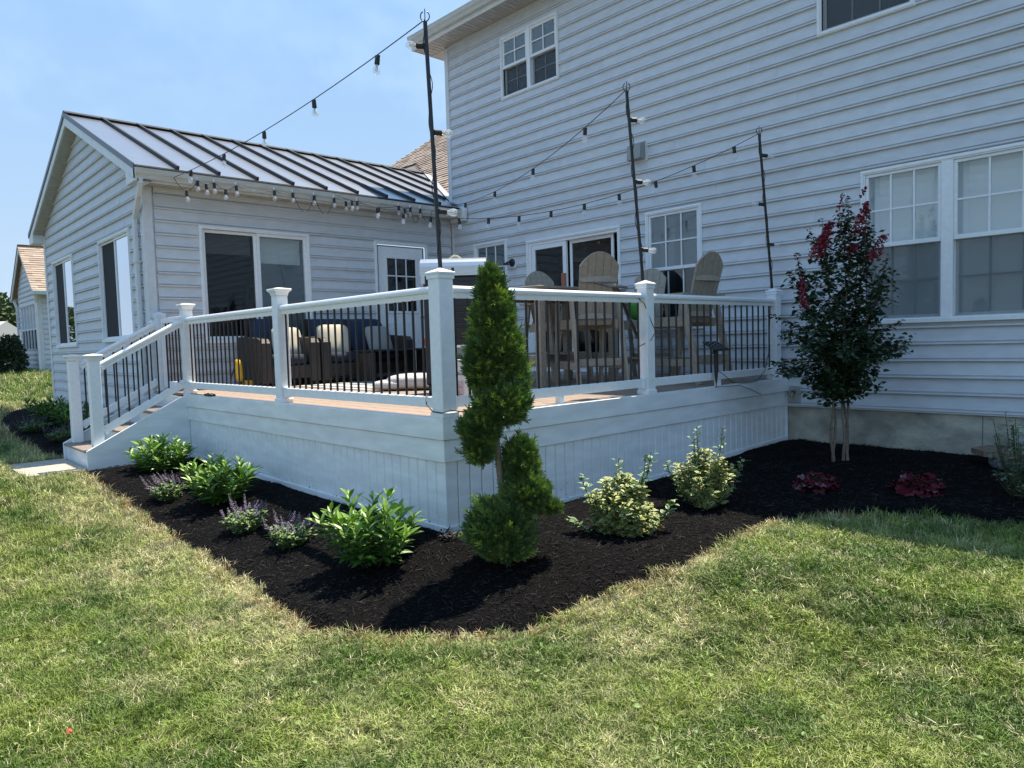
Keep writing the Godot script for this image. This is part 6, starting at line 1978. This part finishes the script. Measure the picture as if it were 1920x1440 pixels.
func build_distance() -> void:
	# the neighbours' house
	var h := thing("neighbour_house", "neighbouring grey-sided house with tan shingle roof at the left edge", "house")
	var x0 := -21.9
	var x1 := -18.35
	var zf := 3.3
	var g := Transform3D(Basis(), V(x0, 0, zf))
	var w := x1 - x0
	var s := MB.new()
	var win := Rect2(0.5, 1.62, 2.75, 1.5)
	backing(s, 0, w, 0.4, 3.75, [win])
	s.poly([V(0, 3.75, -0.004), V(w, 3.75, -0.004), V(w / 2, 5.12, -0.004)], Vector3.BACK)
	s.poly([V(w, 0.4, -0.004), V(w, 3.75, -0.004), V(w, 3.75, -9), V(w, 0.4, -9)], Vector3.RIGHT)
	put("wall", h, s, M.side[0], g)
	clad(h, g, func(y): return maxf(0.08, w / 2 - (5.12 - y) / 0.785), func(y): return minf(w - 0.08, w / 2 + (5.12 - y) / 0.785), 0.95, 5.05, [win], M.side, 9.0)
	var gs := Transform3D(Basis(V(0, 0, -1), V(0, 1, 0), V(1, 0, 0)), V(x1, 0, zf))
	clad(h, gs, func(_y): return 0.1, func(_y): return 3.2, 1.05, 3.6, [Rect2(0.45, 1.28, 0.2, 0.3)], M.side, 9.0)
	bx("corner_post", h, V(x1 - 0.1, 0.6, zf - 0.1), V(x1 + 0.03, 3.7, zf + 0.03), M.trim_side)
	bx("foundation", h, V(x0, 0.0, zf - 8.9), V(x1 - 0.01, 1.0, zf - 0.02), M.concrete)
	bx("meter_box", h, V(x1 + 0.005, 1.28, zf - 0.65), V(x1 + 0.1, 1.58, zf - 0.45), M.flash, 0.01)
	var n := node("window", h, g)
	for i in 6: bx("mullion", n, V(0.5 + i * 0.535, 1.62, -0.04), V(0.575 + i * 0.535, 3.12, 0.03), M.trim)
	bx("meeting_rail", n, V(0.575, 2.28, -0.03), V(3.175, 2.33, 0.02), M.trim)
	for i in 5:
		bx("pane", n, V(0.576 + i * 0.535, 2.331, -0.02), V(1.034 + i * 0.535, 3.12, -0.01), M.mirror)
		bx("pane", n, V(0.576 + i * 0.535, 1.62, -0.02), V(1.034 + i * 0.535, 2.279, -0.01), M.screen_dense)
	for sd in [-1.0, 1.0]:
		var e := V((x0 + x1) / 2 + sd * 2.15, 5.24 - 0.785 * 2.15, 0)
		var pk := V((x0 + x1) / 2, 5.24, 0)
		s = MB.new()
		s.extrude(PackedVector2Array([Vector2(pk.x, pk.y), Vector2(e.x, e.y), Vector2(e.x, e.y - 0.16), Vector2(pk.x, pk.y - 0.18)]), zf + 0.15, zf + 0.18)
		put("rake_board", h, s, M.trim)
		var along := V(0, 0, -1)
		var up := (pk - e).normalized()
		shingles(h, V(e.x, e.y + 0.01, zf + 0.2), along, up, func(_d): return Vector2(0, 6.0), 20, 0.14, [Color(0.27, 0.205, 0.16), Color(0.40, 0.32, 0.255)])
		s = MB.new()
		s.col = Color(0.3, 0.22, 0.16)
		s.poly([V(e.x, e.y - 0.01, zf + 0.2), V(pk.x, pk.y - 0.01, zf + 0.2), V(pk.x, pk.y - 0.01, zf - 6), V(e.x, e.y - 0.01, zf - 6)], V(sd * 0.7, 1, 0))
		put("roof_deck", h, s, M.shingle)
		bx("gutter", h, V(minf(e.x, e.x + sd * 0.1), e.y - 0.14, zf - 6), V(maxf(e.x, e.x + sd * 0.1), e.y + 0.0, zf + 0.2), M.gutter, 0.01)
		s = MB.new()
		s.beam(V(e.x - sd * 0.1, e.y - 0.1, zf + 0.1), V((x1 if sd > 0 else x0) + sd * 0.05, 3.2, zf + 0.05), 0.08, 0.07, V(0, 0, 1))
		s.beam(V((x1 if sd > 0 else x0) + sd * 0.05, 3.2, zf + 0.05), V((x1 if sd > 0 else x0) + sd * 0.05, 0.8, zf + 0.05), 0.08, 0.07, V(0, 0, 1))
		put("downspout", h, s, M.trim)
	var lf := leaf(0.10, 0.06, 0.3, 0.3, 3)
	fluffy("conifer_shrub", "narrow dark green evergreen beside the neighbour's window", "shrub", V(-20.2, land(-20.2, 4.6), 4.5), [[V(0, 0.6, 0), V(0.32, 0.7, 0.32), 1.0], [V(0, 1.25, 0), V(0.22, 0.6, 0.22), 0.7], [V(0, 1.75, 0), V(0.1, 0.35, 0.1), 0.3]], lf, 1500, Color(0.012, 0.026, 0.014), Color(0.03, 0.05, 0.02), 0.4, "shrubs at the neighbour's house")
	fluffy("round_shrub", "dark green rounded shrub at the corner of the neighbour's house", "shrub", V(-18.7, land(-18.7, 4.2), 4.1), [[V(0, 0.5, 0), V(0.5, 0.6, 0.45), 1.0], [V(0.05, 0.95, 0), V(0.3, 0.4, 0.3), 0.5]], lf, 1600, Color(0.014, 0.028, 0.014), Color(0.035, 0.055, 0.02), 0.3, "shrubs at the neighbour's house")
	fluffy("purple_shrub", "dark purple-leaved shrub at the far left edge of the lawn", "shrub", V(-20.3, land(-20.3, 5.6), 5.7), [[V(0, 0.5, 0), V(0.8, 0.65, 0.6), 1.2], [V(0.1, 1.0, 0.1), V(0.4, 0.45, 0.4), 0.6]], lf, 1600, Color(0.028, 0.012, 0.016), Color(0.055, 0.025, 0.028), 0.3, "shrubs at the neighbour's house")
	# far house and woods
	h = thing("far_house", "small white gabled house far off under the trees", "house", V(-98, land(-98, -6) - 0.4, -3.5), 0.55)
	bx("wall", h, V(-5, -1, -4), V(5, 2.6, 4), M.trim)
	s = MB.new()
	s.extrude(PackedVector2Array([Vector2(-4.4, 2.5), Vector2(4.4, 2.5), Vector2(0, 5.0)]), -5.3, 5.3)
	put("roof", h, s, mat("far_roof", lin(0.5, 0.5, 0.48), 0.7), Transform3D(Basis(V(0, 0, -1), V(0, 1, 0), V(1, 0, 0)), Vector3.ZERO))
	for k in 3: bx("window", h, V(5.001, 0.6, -3 + k * 2.2), V(5.05, 1.8, -2.2 + k * 2.2), M.dim_room)
	var big := leaf(0.85, 0.6, 0.3, 0.3, 3)
	var rg := 0
	for q in [[-150.0, 10.0, 12.5], [-152.0, -2.0, 13.5], [-148.0, -14.0, 13.0], [-150.0, -27.0, 14.0], [-155.0, -40.0, 13.0], [-150.0, 22.0, 12.0], [-160.0, -55.0, 14.0], [-158.0, 36.0, 12.0]]:
		rg += 1
		var hh: float = q[2]
		fluffy("woodland_tree", ["broad green tree in the far wood behind the white house", "tall green tree at the far wood's middle", "round-topped green tree in the far wood by the neighbour's house", "green tree of the far wood mostly hidden by the neighbour's shrubs", "green tree of the far wood behind the neighbour's gable", "green tree of the far wood at the left edge of the picture", "tallest tree of the far wood behind the neighbour's roof", "outermost tree of the far wood beyond the left edge"][rg - 1], "tree", V(q[0], 0.0, q[1]), [[V(0, hh * 0.5, 0), V(7, hh * 0.42, 7), 1.0], [V(3, hh * 0.7, 3), V(4, hh * 0.25, 4), 0.5], [V(-3, hh * 0.66, -3), V(4, hh * 0.26, 4), 0.5]], big, 1100, Color(0.035, 0.065, 0.022), Color(0.075, 0.115, 0.035), hh * 0.5, "trees of the far wood")

func _ready() -> void:
	rng.seed = 20240
	na.seed = 3; na.frequency = 0.02; na.fractal_octaves = 3
	nb.seed = 7; nb.frequency = 0.02; nb.fractal_octaves = 3
	nc.seed = 9; nc.frequency = 0.02; nc.fractal_octaves = 2
	set_the_light()
	make_materials()
	build_ground()
	build_house()
	build_sunroom()
	build_deck()
	build_railings()
	build_lights()
	build_furniture()
	build_plants()
	build_cover()
	build_distance()
